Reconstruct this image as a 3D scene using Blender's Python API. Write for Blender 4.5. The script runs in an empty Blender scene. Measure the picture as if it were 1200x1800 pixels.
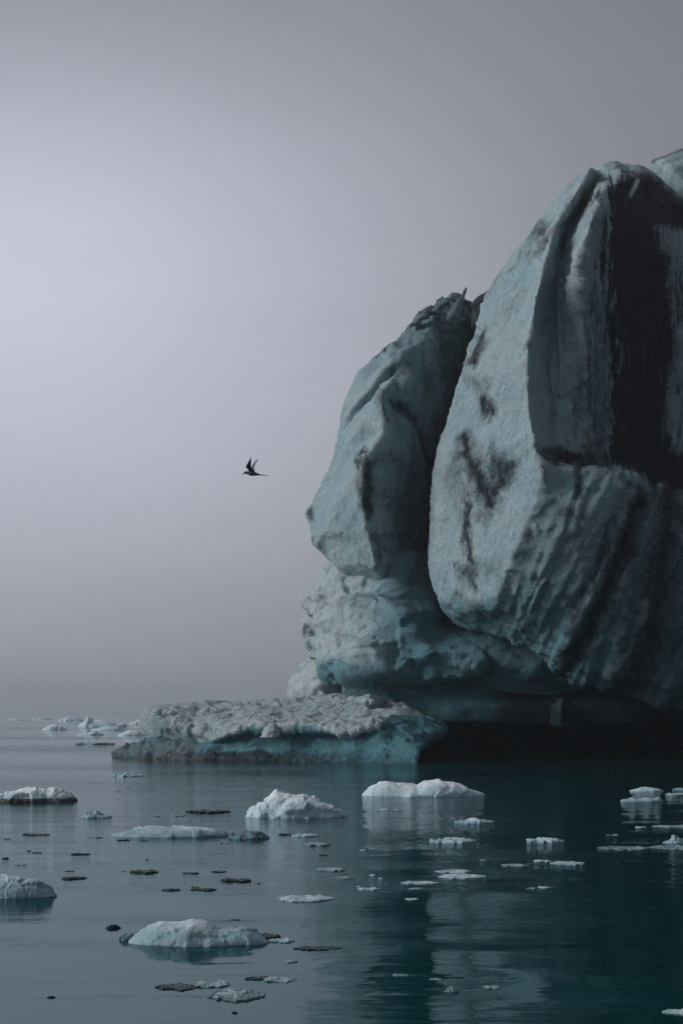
import bpy, bmesh, math, random
import numpy as np
from mathutils import Vector
from mathutils.geometry import delaunay_2d_cdt

scene = bpy.context.scene
COL = scene.collection
R = math.radians

# ------------------------------------------------------------------ camera
CAM_H = 2.0          # lens about two metres above the lagoon (small boat)
HOR = 1245.0         # horizon row in the 1200x1800 photograph
F = 3500.0           # focal length in photograph pixels (70 mm on 36 mm)
cam_data = bpy.data.cameras.new('camera')
cam_data.sensor_fit = 'VERTICAL'
cam_data.sensor_height = 36.0
cam_data.sensor_width = 24.0
cam_data.lens = 36.0 * F / 1800.0
cam_data.shift_y = (HOR - 900.0) / 1800.0
cam_data.clip_start = 0.1
cam_data.clip_end = 6000.0
cam = bpy.data.objects.new('camera', cam_data)
cam.location = (0, 0, CAM_H)
cam.rotation_euler = (R(90), 0, 0)
COL.objects.link(cam)
scene.camera = cam

# ------------------------------------------------------------------ sky and sun
SUN_AZ, SUN_EL = -96.0, 27.0          # light comes from the left, degrees from the view axis
GLOW_AZ, GLOW_EL = -10.0, 12.0        # where the fog is thinnest and glows
def direction(az, el):
    a, e = R(az), R(el)
    return Vector((math.sin(a) * math.cos(e), math.cos(a) * math.cos(e), math.sin(e)))

world = bpy.data.worlds.new('World')
scene.world = world
world.use_nodes = True
wt = world.node_tree
wt.nodes.clear()
def wn(kind, **kw):
    n = wt.nodes.new(kind)
    for k, v in kw.items():
        setattr(n, k, v)
    return n
def wmath(op, a, b=None, c=None):
    n = wn('ShaderNodeMath', operation=op)
    for i, v in enumerate((a, b, c)):
        if v is None:
            continue
        if isinstance(v, (int, float)):
            n.inputs[i].default_value = v
        else:
            wt.links.new(v, n.inputs[i])
    return n.outputs[0]
wtc = wn('ShaderNodeTexCoord')
def lobe(az, el, k):
    d = wn('ShaderNodeVectorMath', operation='DOT_PRODUCT')
    wt.links.new(wtc.outputs['Generated'], d.inputs[0])
    d.inputs[1].default_value = direction(az, el)
    t = wmath('SUBTRACT', d.outputs['Value'], 1.0)
    return wmath('EXPONENT', wmath('MULTIPLY', t, k))
SKY_BASE, SKY_WIDE, SKY_GLOW = 0.092, 0.063, 0.276
sep = wn('ShaderNodeSeparateXYZ')
wt.links.new(wtc.outputs['Generated'], sep.inputs[0])
az = wmath('ARCTAN2', sep.outputs['X'], sep.outputs['Y'])
el = wmath('ARCSINE', sep.outputs['Z'])
daz = wmath('DIVIDE', wmath('SUBTRACT', az, R(GLOW_AZ)), R(14.0))
up = wmath('SUBTRACT', el, R(GLOW_EL))
dup_ = wmath('DIVIDE', wmath('MAXIMUM', up, 0.0), R(7.0))
ddn = wmath('DIVIDE', wmath('MINIMUM', up, 0.0), R(10.8))
q = wmath('ADD', wmath('MULTIPLY', daz, daz), wmath('ADD', wmath('MULTIPLY', dup_, dup_), wmath('MULTIPLY', ddn, ddn)))
glow = wmath('MULTIPLY', wmath('EXPONENT', wmath('MULTIPLY', q, -1.0)), SKY_GLOW)
wide = wmath('MULTIPLY', lobe(-25, 10, 1.7), SKY_WIDE)
lum = wmath('ADD', wmath('ADD', wide, glow), SKY_BASE)
wmap = wn('ShaderNodeMapping'); wmap.inputs['Scale'].default_value = (2.2, 2.2, 7.0)
wt.links.new(wtc.outputs['Generated'], wmap.inputs[0])
wno = wn('ShaderNodeTexNoise'); wno.inputs['Scale'].default_value = 1.6; wno.inputs['Detail'].default_value = 5.0; wno.inputs['Roughness'].default_value = 0.55
wt.links.new(wmap.outputs[0], wno.inputs['Vector'])
lum = wmath('MULTIPLY', lum, wmath('ADD', wmath('MULTIPLY', wno.outputs[0], 0.22), 0.89))
fog = wn('ShaderNodeVectorMath', operation='SCALE')
fog.inputs[0].default_value = (0.930, 0.970, 1.125)
wt.links.new(lum, fog.inputs['Scale'])
sky = wn('ShaderNodeTexSky', sky_type='NISHITA')
sky.sun_disc = False
sky.sun_elevation = R(SUN_EL)
sky.sun_rotation = R(SUN_AZ)
sky.air_density = 1.0
sky.dust_density = 6.0
sky_dim = wn('ShaderNodeVectorMath', operation='SCALE')
wt.links.new(sky.outputs[0], sky_dim.inputs[0])
sky_dim.inputs['Scale'].default_value = 0.003        # what little of the clear sky gets through the fog
sky_sum = wn('ShaderNodeVectorMath', operation='ADD')
wt.links.new(fog.outputs[0], sky_sum.inputs[0])
wt.links.new(sky_dim.outputs[0], sky_sum.inputs[1])
bg = wn('ShaderNodeBackground')
bg.inputs['Strength'].default_value = 1.0
wt.links.new(sky_sum.outputs[0], bg.inputs['Color'])
wo = wn('ShaderNodeOutputWorld')
wt.links.new(bg.outputs[0], wo.inputs['Surface'])

sun_data = bpy.data.lights.new('sun', 'SUN')
sun_data.energy = 1.5
sun_data.angle = R(32)
sun_data.color = (0.985, 0.99, 1.0)
sun = bpy.data.objects.new('sun', sun_data)
sun.rotation_euler = (-direction(SUN_AZ, SUN_EL)).to_track_quat('-Z', 'Y').to_euler()
sun.location = (-40, 10, 60)
COL.objects.link(sun)

scene.view_settings.view_transform = 'Standard'
scene.view_settings.look = 'None'
scene.view_settings.exposure = 0.5
scene.view_settings.gamma = 1.0
scene.view_settings.use_curve_mapping = False
scene.cycles.max_bounces = 6
scene.cycles.diffuse_bounces = 3
scene.cycles.glossy_bounces = 3
scene.cycles.transmission_bounces = 2
scene.cycles.volume_bounces = 1
scene.cycles.use_denoising = True

# ------------------------------------------------------------------ numpy helpers
def _hash(ix, iy, iz, seed):
    h = (ix.astype(np.int64) * 374761393 + iy.astype(np.int64) * 668265263
         + iz.astype(np.int64) * 2147483647 + seed * 974634777) & 0xFFFFFFFF
    h = ((h ^ (h >> 13)) * 1274126177) & 0xFFFFFFFF
    h = ((h ^ (h >> 15)) * 2246822519) & 0xFFFFFFFF
    return (h ^ (h >> 16)) & 0xFFFFFFFF
def gnoise(P, seed=0):
    i = np.floor(P).astype(np.int64); f = P - i
    u = f * f * f * (f * (f * 6 - 15) + 10)
    out = 0
    for dx in (0, 1):
        for dy in (0, 1):
            for dz in (0, 1):
                h = _hash(i[:, 0] + dx, i[:, 1] + dy, i[:, 2] + dz, seed)
                gx = ((h & 1023) / 511.5) - 1; gy = (((h >> 10) & 1023) / 511.5) - 1; gz = (((h >> 20) & 1023) / 511.5) - 1
                dot = gx * (f[:, 0] - dx) + gy * (f[:, 1] - dy) + gz * (f[:, 2] - dz)
                w = (u[:, 0] if dx else 1 - u[:, 0]) * (u[:, 1] if dy else 1 - u[:, 1]) * (u[:, 2] if dz else 1 - u[:, 2])
                out = out + w * dot
    return out
def fbm(P, scale, octaves=4, seed=0, gain=0.5):
    P = np.asarray(P, float)
    s = np.array(scale, float) if np.ndim(scale) else np.array([scale] * 3, float)
    a, t, n = 1.0, 0.0, 0.0
    for o in range(octaves):
        t = t + a * gnoise(P * s * (2.03 ** o) + 17.3 * o, seed + o); n += a; a *= gain
    return t / n
def ridged(P, scale, octaves=4, seed=0):
    P = np.asarray(P, float)
    s = np.array(scale, float) if np.ndim(scale) else np.array([scale] * 3, float)
    a, t, n = 1.0, 0.0, 0.0
    for o in range(octaves):
        t = t + a * (1 - 2.2 * np.abs(gnoise(P * s * (2.03 ** o) + 9.1 * o, seed + o))); n += a; a *= 0.5
    return t / n
def voronoi_step(P, scale, seed=0):
    """a random value per cell: flat chips"""
    P = np.asarray(P, float) * scale
    i = np.floor(P).astype(np.int64)
    best = np.full(len(P), 1e9); val = np.zeros(len(P)); g = np.zeros((len(P), 3)); c = np.zeros((len(P), 3))
    for dx in (-1, 0, 1):
        for dy in (-1, 0, 1):
            for dz in (-1, 0, 1):
                a, b, e = i[:, 0] + dx, i[:, 1] + dy, i[:, 2] + dz
                h = _hash(a, b, e, seed)
                q = np.stack([a + (h & 1023) / 1023, b + ((h >> 10) & 1023) / 1023, e + ((h >> 20) & 1023) / 1023], 1)
                d = ((q - P) ** 2).sum(1)
                m = d < best
                best[m] = d[m]
                h2 = _hash(a, b, e, seed + 5)
                gg = np.stack([(h2 & 1023) / 511.5 - 1, ((h2 >> 10) & 1023) / 511.5 - 1, ((h2 >> 20) & 1023) / 511.5 - 1], 1)
                g[m] = gg[m]; c[m] = q[m]
    return ((P - c) * g).sum(1)
def smooth01(x, a, b):
    t = np.clip((x - a) / (b - a), 0, 1)
    return t * t * (3 - 2 * t)

def at(px, py, d):
    """the point seen at a photograph pixel, d metres out"""
    return np.stack([(px - 600.0) / F * d, d + 0 * px, CAM_H + (HOR - py) / F * d], -1)
def to_pixel(P):
    return 600 + P[:, 0] / P[:, 1] * F, HOR - (P[:, 2] - CAM_H) / P[:, 1] * F

def mesh_from(name, V, faces):
    me = bpy.data.meshes.new(name)
    me.from_pydata(np.asarray(V).tolist(), [], faces)
    me.update()
    return me
def get_co(me):
    a = np.empty(len(me.vertices) * 3, np.float32); me.vertices.foreach_get('co', a); return a.reshape(-1, 3).astype(float)
def get_no(me):
    a = np.empty(len(me.vertices) * 3, np.float32); me.vertices.foreach_get('normal', a); return a.reshape(-1, 3).astype(float)
def set_co(me, V):
    me.vertices.foreach_set('co', np.asarray(V, np.float32).ravel()); me.update()
def set_attr(me, name, val):
    at_ = me.attributes.get(name) or me.attributes.new(name, 'FLOAT', 'POINT')
    at_.data.foreach_set('value', np.asarray(val, np.float32))
def shade_smooth(me):
    me.polygons.foreach_set('use_smooth', np.ones(len(me.polygons), bool))
def link(name, me, mat=None, parent=None):
    o = bpy.data.objects.new(name, me)
    COL.objects.link(o)
    if mat is not None:
        me.materials.clear(); me.materials.append(mat)
    if parent is not None:
        o.parent = parent
        o.matrix_parent_inverse = parent.matrix_world.inverted() if False else parent.matrix_basis.inverted()
    return o
def tag(o, label=None, cat=None, group=None, kind=None):
    if label: o['label'] = label
    if cat: o['category'] = cat
    if group: o['group'] = group
    if kind: o['kind'] = kind
    return o
def voxel(me, size):
    """one watertight skin over a closed mesh"""
    o = bpy.data.objects.new('tmp', me); COL.objects.link(o)
    m = o.modifiers.new('r', 'REMESH'); m.mode = 'VOXEL'; m.voxel_size = size; m.adaptivity = 0.0
    dg = bpy.context.evaluated_depsgraph_get()
    out = bpy.data.meshes.new_from_object(o.evaluated_get(dg))
    bpy.data.objects.remove(o); bpy.data.meshes.remove(me)
    return out

def tri_interp(ctrl, ridges, X, Y):
    """piecewise linear depth through control points, creased along the ridges"""
    pts = [Vector((c[0], c[1])) for c in ctrl]
    zs = [c[2] for c in ctrl]
    edges = []
    for rd in ridges:
        base = len(pts)
        for c in rd:
            pts.append(Vector((c[0], c[1]))); zs.append(c[2])
        edges += [(base + i, base + i + 1) for i in range(len(rd) - 1)]
    v, e, f, ov, oe, of = delaunay_2d_cdt(pts, edges, [], 0, 1e-4)
    z = np.zeros(len(v))
    for i, o in enumerate(ov):
        if o:
            z[i] = zs[o[0]]
        else:
            dd = [((v[i] - p).length, k) for k, p in enumerate(pts)]
            dd.sort(); z[i] = (zs[dd[0][1]] * dd[1][0] + zs[dd[1][1]] * dd[0][0]) / max(dd[0][0] + dd[1][0], 1e-6)
    out = np.full(X.shape, np.nan)
    for t in f:
        a, b, c = (v[k] for k in t[:3])
        den = (b.y - c.y) * (a.x - c.x) + (c.x - b.x) * (a.y - c.y)
        if abs(den) < 1e-9:
            continue
        l1 = ((b.y - c.y) * (X - c.x) + (c.x - b.x) * (Y - c.y)) / den
        l2 = ((c.y - a.y) * (X - c.x) + (a.x - c.x) * (Y - c.y)) / den
        l3 = 1 - l1 - l2
        m = (l1 >= -1e-6) & (l2 >= -1e-6) & (l3 >= -1e-6)
        out[m] = (l1 * z[t[0]] + l2 * z[t[1]] + l3 * z[t[2]])[m]
    bad = np.isnan(out)
    if bad.any():
        P = np.array([[p.x, p.y] for p in pts]); Z = np.array(zs)
        bx, by = X[bad], Y[bad]
        d2 = (bx[:, None] - P[:, 0]) ** 2 + (by[:, None] - P[:, 1]) ** 2 + 1
        w = 1 / d2 ** 2
        out[bad] = (w * Z).sum(1) / w.sum(1)
    return out

def blur(A, n):
    for _ in range(n):
        B = np.pad(A, 1, mode='edge')
        A = (B[:-2, 1:-1] + B[2:, 1:-1] + B[1:-1, :-2] + B[1:-1, 2:] + 4 * B[1:-1, 1:-1]) / 8
    return A

def relief_solid(left, right, ctrl, ridges, thick, nu=150, step=3.0, soften=3):
    """a closed body: left/right outlines as (row, column), a modelled front, a bulging back"""
    left = sorted(left); right = sorted(right)
    y0, y1 = left[0][0], left[-1][0]
    ny = max(int((y1 - y0) / step), 12)
    rows = np.linspace(y0, y1, ny)
    xl = np.interp(rows, [p[0] for p in left], [p[1] for p in left])
    xr = np.interp(rows, [p[0] for p in right], [p[1] for p in right])
    xr = np.maximum(xr, xl + 1.0)
    u = 0.5 - 0.5 * np.cos(np.linspace(0, math.pi, nu)) * (0.55) - 0.45 * (0.5 - np.linspace(0, 1, nu)) * 2 * 0.5 * 1.0
    u = (u - u[0]) / (u[-1] - u[0])
    X = xl[:, None] + (xr - xl)[:, None] * u[None, :]
    Y = np.repeat(rows[:, None], nu, 1)
    D = blur(tri_interp(ctrl, ridges, X, Y), soften)
    w = np.sqrt(np.clip(4 * u * (1 - u), 0, 1)) ** 0.8
    Db = D[:, :1] * (1 - u) + D[:, -1:] * u + thick * w[None, :]
    Db = np.maximum(Db, D + 0.4 * w[None, :])
    front = at(X, Y, D)
    back = at(X[:, 1:-1], Y[:, 1:-1], Db[:, 1:-1])[:, ::-1]
    ring = np.concatenate([front, back], 1)          # ny, n, 3
    n = ring.shape[1]
    V = ring.reshape(-1, 3)
    faces = []
    for j in range(ny - 1):
        a = j * n
        for i in range(n):
            k = (i + 1) % n
            faces.append((a + i, a + n + i, a + n + k, a + k))
    top, bot = len(V), len(V) + 1
    V = np.concatenate([V, ring[0].mean(0)[None], ring[-1].mean(0)[None]])
    b = (ny - 1) * n
    for i in range(n):
        k = (i + 1) % n
        faces.append((top, i, k)); faces.append((bot, b + k, b + i))
    return mesh_from('solid', V, faces)

def stroke(px, py, pts, width, soft=1.0):
    """0..1 nearness to a polyline drawn on the face; width may vary along it"""
    best = np.zeros(len(px))
    ws = width if isinstance(width, (list, tuple)) else [width] * len(pts)
    if len(pts) == 1:
        d = np.hypot(px - pts[0][0], py - pts[0][1])
        return np.clip(1 - d / (ws[0] * (1 + soft)), 0, 1)
    for (a, b, wa, wb) in zip(pts[:-1], pts[1:], ws[:-1], ws[1:]):
        dx, dy = b[0] - a[0], b[1] - a[1]
        t = np.clip(((px - a[0]) * dx + (py - a[1]) * dy) / (dx * dx + dy * dy), 0, 1)
        d = np.hypot(px - a[0] - t * dx, py - a[1] - t * dy)
        w = (wa + (wb - wa) * t) * (1 + soft)
        best = np.maximum(best, np.clip(1 - d / w, 0, 1))
    return best
def in_poly(px, py, poly):
    m = np.zeros(len(px), bool)
    n = len(poly)
    for i in range(n):
        x1, y1 = poly[i]; x2, y2 = poly[(i + 1) % n]
        c = ((y1 > py) != (y2 > py)) & (px < (x2 - x1) * (py - y1) / (y2 - y1 + 1e-12) + x1)
        m ^= c
    return m
def poly_soft(px, py, poly, soft):
    ins = in_poly(px, py, poly)
    d = np.full(len(px), 1e9)
    n = len(poly)
    for i in range(n):
        a, b = poly[i], poly[(i + 1) % n]
        dx, dy = b[0] - a[0], b[1] - a[1]
        t = np.clip(((px - a[0]) * dx + (py - a[1]) * dy) / (dx * dx + dy * dy + 1e-9), 0, 1)
        d = np.minimum(d, np.hypot(px - a[0] - t * dx, py - a[1] - t * dy))
    sd = np.where(ins, d, -d)
    return smooth01(sd, -soft, soft)

# ------------------------------------------------------------------ materials
class NT:
    def __init__(self, name):
        self.mat = bpy.data.materials.new(name); self.mat.use_nodes = True
        self.t = self.mat.node_tree; self.t.nodes.clear()
    def n(self, kind, **kw):
        nd = self.t.nodes.new(kind)
        for k, v in kw.items(): setattr(nd, k, v)
        return nd
    def put(self, sock, v):
        if v is None: return
        if isinstance(v, bpy.types.NodeSocket): self.t.links.new(v, sock)
        else: sock.default_value = v
    def math(self, op, a, b=None, c=None, clamp=False):
        nd = self.n('ShaderNodeMath', operation=op, use_clamp=clamp)
        for i, v in enumerate((a, b, c)): self.put(nd.inputs[i], v)
        return nd.outputs[0]
    def mix(self, f, a, b):
        nd = self.n('ShaderNodeMix', data_type='RGBA')
        self.put(nd.inputs[0], f); self.put(nd.inputs[6], a); self.put(nd.inputs[7], b)
        return nd.outputs[2]
    def coord(self, scale=(1, 1, 1), rot=(0, 0, 0)):
        tc = self.n('ShaderNodeTexCoord'); mp = self.n('ShaderNodeMapping')
        mp.inputs['Scale'].default_value = scale; mp.inputs['Rotation'].default_value = rot
        self.t.links.new(tc.outputs['Object'], mp.inputs[0]); return mp.outputs[0]
    def noise(self, vec, scale, detail=4, rough=0.55, dist=0.0):
        nd = self.n('ShaderNodeTexNoise')
        self.put(nd.inputs['Vector'], vec); nd.inputs['Scale'].default_value = scale
        nd.inputs['Detail'].default_value = detail; nd.inputs['Roughness'].default_value = rough
        nd.inputs['Distortion'].default_value = dist
        return nd.outputs[0]
    def vor(self, vec, scale, feature='F1'):
        nd = self.n('ShaderNodeTexVoronoi', feature=feature)
        self.put(nd.inputs['Vector'], vec); nd.inputs['Scale'].default_value = scale
        return nd.outputs[0]
    def ramp(self, v, lo, hi, a=0.0, b=1.0):
        nd = self.n('ShaderNodeMapRange', interpolation_type='SMOOTHSTEP')
        self.put(nd.inputs[0], v)
        for i, x in zip((1, 2, 3, 4), (lo, hi, a, b)): nd.inputs[i].default_value = x
        return nd.outputs[0]
    def attr(self, name):
        nd = self.n('ShaderNodeAttribute', attribute_name=name); return nd.outputs['Fac']
    def bump(self, h, dist, strength=1.0, normal=None):
        nd = self.n('ShaderNodeBump'); nd.inputs['Strength'].default_value = strength
        nd.inputs['Distance'].default_value = dist; self.put(nd.inputs['Height'], h)
        if normal is not None: self.put(nd.inputs['Normal'], normal)
        return nd.outputs[0]
    def bsdf(self, **kw):
        b = self.n('ShaderNodeBsdfPrincipled')
        for k, v in kw.items():
            self.put(b.inputs[k.replace('_', ' ')], v)
        o = self.n('ShaderNodeOutputMaterial'); self.t.links.new(b.outputs[0], o.inputs['Surface'])
        return b

def rgb(r, g, b): return (r, g, b, 1.0)

def berg_material():
    m = NT('glacier_ice')
    p = m.coord()
    dirt_shade, teal, brown = m.attr('dirt_shade'), m.attr('teal'), m.attr('brown')
    big = m.noise(p, 0.35, 5, 0.6)
    mid = m.noise(p, 1.6, 5, 0.6)
    fine = m.noise(p, 9.0, 4, 0.65)
    grain = m.noise(p, 26.0, 3, 0.7)
    frost = m.mix(m.ramp(big, 0.35, 0.65), rgb(0.44, 0.69, 0.765), rgb(0.63, 0.79, 0.84))
    frost = m.mix(m.math('MULTIPLY', m.ramp(fine, 0.45, 0.75), 0.35), frost, rgb(0.76, 0.82, 0.85))
    frost = m.mix(m.math('MULTIPLY', m.ramp(m.noise(p, 9.0, 5, 0.85), 0.38, 0.56, 1.0, 0.0), 0.42), frost, rgb(0.27, 0.42, 0.475))
    frost = m.mix(m.math('MULTIPLY', m.ramp(m.noise(p, 10.0, 4, 0.85), 0.50, 0.64), 0.55), frost, rgb(0.84, 0.90, 0.93))
    clear = m.mix(m.ramp(mid, 0.35, 0.7), rgb(0.038, 0.165, 0.205), rgb(0.135, 0.315, 0.370))
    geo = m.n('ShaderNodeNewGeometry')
    edge = m.ramp(geo.outputs['Pointiness'], 0.508, 0.555)            # whiter along the convex edges
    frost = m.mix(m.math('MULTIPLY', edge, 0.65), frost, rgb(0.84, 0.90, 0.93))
    frost = m.mix(m.math('MULTIPLY', m.attr('snow'), 0.85), frost, m.mix(mid, rgb(0.74, 0.82, 0.85), rgb(0.92, 0.95, 0.97)))
    tf = m.math('ADD', teal, m.math('MULTIPLY', m.math('SUBTRACT', mid, 0.5), 0.7), clamp=True)
    tf = m.math('MULTIPLY', m.ramp(tf, 0.12, 0.9), m.ramp(teal, 0.0, 0.15))
    col = m.mix(tf, frost, clear)
    # sediment, plus the stump's painted shade, broken up by fractal grain
    rag = m.noise(p, 3.0, 9, 0.72, 0.2)
    nse = m.math('ADD', m.math('MULTIPLY', m.math('SUBTRACT', rag, 0.5), 1.1), m.math('MULTIPLY', m.math('SUBTRACT', grain, 0.5), 1.2))
    nse = m.math('MULTIPLY', nse, m.ramp(dirt_shade, 0.0, 0.5, 0.3, 1.0))
    df = m.math('MULTIPLY', m.ramp(m.math('ADD', dirt_shade, nse), 0.04, 0.95), m.ramp(dirt_shade, 0.02, 0.15))
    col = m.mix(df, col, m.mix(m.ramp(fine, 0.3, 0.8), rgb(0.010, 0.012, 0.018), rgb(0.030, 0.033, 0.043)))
    # thin dust freckles over old ice
    dust = m.math('MULTIPLY', m.ramp(m.noise(p, 3.0, 6, 0.72), 0.54, 0.74), m.ramp(grain, 0.4, 0.62))
    col = m.mix(m.math('MULTIPLY', dust, 0.22), col, rgb(0.13, 0.125, 0.13))
    bf = m.ramp(m.math('ADD', brown, m.math('MULTIPLY', m.math('SUBTRACT', fine, 0.5), 1.4)), 0.35, 0.9)
    bf = m.math('MULTIPLY', bf, m.ramp(brown, 0.0, 0.25))
    col = m.mix(bf, col, m.mix(grain, rgb(0.080, 0.086, 0.093), rgb(0.31, 0.325, 0.34)))
    rough = m.math('SUBTRACT', m.ramp(fine, 0.3, 0.7, 0.36, 0.70), m.math('MULTIPLY', tf, 0.16))
    pit = m.noise(p, 13.0, 3, 0.75)
    h = m.math('ADD', m.math('MULTIPLY', fine, 0.40), m.math('ADD', m.math('MULTIPLY', grain, 0.45), m.math('MULTIPLY', pit, 0.75)))
    h = m.math('ADD', h, m.math('MULTIPLY', m.vor(p, 7.0), 0.12))
    h = m.math('MULTIPLY', h, m.math('SUBTRACT', 1.0, m.math('MULTIPLY', tf, 0.55)))
    b = m.bsdf(Base_Color=col, Roughness=rough, IOR=1.31, Normal=m.bump(h, 0.26, 1.0))
    b.subsurface_method = 'BURLEY'
    m.put(b.inputs['Subsurface Weight'], m.math('ADD', 0.30, m.math('MULTIPLY', tf, 0.30)))
    b.inputs['Subsurface Radius'].default_value = (0.10, 0.42, 0.50)
    b.inputs['Subsurface Scale'].default_value = 0.5
    return m.mat
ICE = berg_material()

def floe_material(name, body, crest, rough, sss=0.0, crest_at=(0.45, 0.62), spec=0.5):
    m = NT(name)
    p = m.coord()
    geo = m.n('ShaderNodeNewGeometry')
    fine = m.noise(p, 22.0, 5, 0.65)
    mid = m.noise(p, 5.0, 5, 0.6)
    col = m.mix(m.ramp(mid, 0.3, 0.7), rgb(*[c * 0.8 for c in body]), rgb(*body))
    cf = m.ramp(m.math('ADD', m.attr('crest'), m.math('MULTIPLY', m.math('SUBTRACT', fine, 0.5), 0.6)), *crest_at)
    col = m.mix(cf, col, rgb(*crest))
    df = m.ramp(m.math('ADD', m.attr('dirt_shade'), m.math('MULTIPLY', m.math('SUBTRACT', fine, 0.5), 1.0)), 0.35, 0.75)
    df = m.math('MULTIPLY', df, m.ramp(m.attr('dirt_shade'), 0.0, 0.2))
    col = m.mix(df, col, rgb(0.05, 0.045, 0.048))
    h = m.math('ADD', fine, m.math('MULTIPLY', m.noise(p, 60.0, 3, 0.7), 0.4))
    b = m.bsdf(Specular_IOR_Level=spec, Base_Color=col, Roughness=m.math('ADD', rough, m.math('MULTIPLY', cf, 0.25), clamp=True), IOR=1.31,
               Normal=m.bump(h, 0.02, 0.7))
    if sss:
        b.inputs['Subsurface Weight'].default_value = sss
        b.inputs['Subsurface Radius'].default_value = (0.35, 0.9, 1.0)
        b.inputs['Subsurface Scale'].default_value = 0.12
    return m.mat
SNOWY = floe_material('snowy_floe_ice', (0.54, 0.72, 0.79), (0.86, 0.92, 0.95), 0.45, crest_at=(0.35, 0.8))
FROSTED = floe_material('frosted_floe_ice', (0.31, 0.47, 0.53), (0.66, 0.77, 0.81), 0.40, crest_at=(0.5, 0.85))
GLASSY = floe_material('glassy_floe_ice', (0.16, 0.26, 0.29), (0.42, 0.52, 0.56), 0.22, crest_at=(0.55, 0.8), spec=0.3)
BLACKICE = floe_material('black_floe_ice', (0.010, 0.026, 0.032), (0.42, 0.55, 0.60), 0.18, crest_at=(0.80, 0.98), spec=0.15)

def water_material():
    m = NT('lagoon_water')
    rip = m.noise(m.coord((0.9, 3.0, 1)), 2.2, 3, 0.55, 0.3)
    rip2 = m.noise(m.coord((1.6, 5.0, 1), (0, 0, R(6))), 3.2, 2, 0.5)
    chop = m.ramp(m.noise(m.coord((0.035, 0.07, 1)), 1.0, 3, 0.5), 0.36, 0.66, 0.25, 1.0)
    tc = m.n('ShaderNodeTexCoord'); sx = m.n('ShaderNodeSeparateXYZ'); m.t.links.new(tc.outputs['Object'], sx.inputs[0])
    chop = m.math('MULTIPLY', chop, m.ramp(sx.outputs['Y'], 15.0, 42.0, 0.17, 1.0))      # the breeze only reaches the open middle of the lagoon
    chop = m.math('MULTIPLY', chop, m.ramp(sx.outputs['Y'], 110.0, 500.0, 1.0, 0.03))
    h = m.math('MULTIPLY', m.math('ADD', rip, m.math('MULTIPLY', rip2, 0.45)), chop)
    silt = m.noise(m.coord((0.05, 0.05, 1)), 1.0, 4, 0.6)
    col = m.mix(silt, rgb(0.001, 0.036, 0.042), rgb(0.002, 0.052, 0.060))
    nrm = m.bump(h, 0.021, 1.0)
    fr = m.n('ShaderNodeFresnel'); fr.inputs['IOR'].default_value = 1.33; m.put(fr.inputs['Normal'], nrm)
    deep = m.n('ShaderNodeBsdfDiffuse'); m.put(deep.inputs['Color'], col)
    gl = m.n('ShaderNodeBsdfGlossy'); m.put(gl.inputs['Color'], m.mix(m.ramp(fr.outputs[0], 0.66, 0.90), rgb(0.54, 0.64, 0.67), rgb(0.97, 0.985, 1.0))); gl.inputs['Roughness'].default_value = 0.03
    m.put(gl.inputs['Normal'], nrm)
    mx = m.n('ShaderNodeMixShader'); m.put(mx.inputs[0], fr.outputs[0]); m.t.links.new(deep.outputs[0], mx.inputs[1]); m.t.links.new(gl.outputs[0], mx.inputs[2])
    out = m.n('ShaderNodeOutputMaterial'); m.t.links.new(mx.outputs[0], out.inputs['Surface'])
    return m.mat
WATER = water_material()

# ------------------------------------------------------------------ the lagoon
def water_height(P):
    """the slow swell: a few millimetres to two centimetres"""
    P = np.array(P, float); P[:, 2] = 0
    near = 0.25 + 0.75 * (1 - smooth01(P[:, 1], 17, 32)); near = near * (1 - smooth01(P[:, 1], 40, 110))
    z = 0.075 * fbm(P, (0.24, 0.40, 1), 2, 3) + 0.010 * fbm(P, (0.9, 1.5, 1), 2, 8)
    for cx, cy, a, wl in ((-0.9, 16.0, 0.0045, 0.42), (0.4, 14.2, 0.0035, 0.36), (-1.7, 13.7, 0.0035, 0.5)):   # rings spreading from bobbing floes
        d = np.hypot(P[:, 0] - cx, (P[:, 1] - cy))
        z += a * np.sin(d / wl * 2 * math.pi) * np.exp(-d / 1.6)
    return z * near - 0.002
def build_water():
    ys = [-45.0, -20.0, 0.0, 5.0]
    y = 8.0
    while y < 2900:
        ys.append(y); y += max(0.06, y * 0.0075)
    ys.append(2900.0)
    ys = np.array(ys)
    xs = list(np.arange(-14, 22.01, 0.16))
    r, s = [], 22.3
    st = 0.3
    while s < 1400:
        r.append(s); st *= 1.28; s += st
    l, s, st = [], -14.3, 0.3
    while s > -1400:
        l.append(s); st *= 1.28; s -= st
    xs = np.array(sorted(l + [-1400.0]) + xs + r + [1400.0])
    X, Y = np.meshgrid(xs, ys)
    P = np.stack([X.ravel(), Y.ravel(), np.zeros(X.size)], 1)
    P[:, 2] = water_height(P)
    n, ny = len(xs), len(ys)
    faces = [(j * n + i, j * n + i + 1, (j + 1) * n + i + 1, (j + 1) * n + i) for j in range(ny - 1) for i in range(n - 1)]
    me = mesh_from('lagoon_water', P, faces)
    shade_smooth(me)
    o = link('lagoon_water', me, WATER)
    tag(o, kind='structure')
build_water()

# ------------------------------------------------------------------ the iceberg
berg = bpy.data.objects.new('iceberg', None)
berg.location = (8.0, 82.0, 0.0)
berg.empty_display_size = 4
COL.objects.link(berg)
tag(berg, 'towering blue-grey iceberg streaked with black sediment, overhanging the lagoon on the right', 'iceberg')
bpy.context.view_layer.update()

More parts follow.
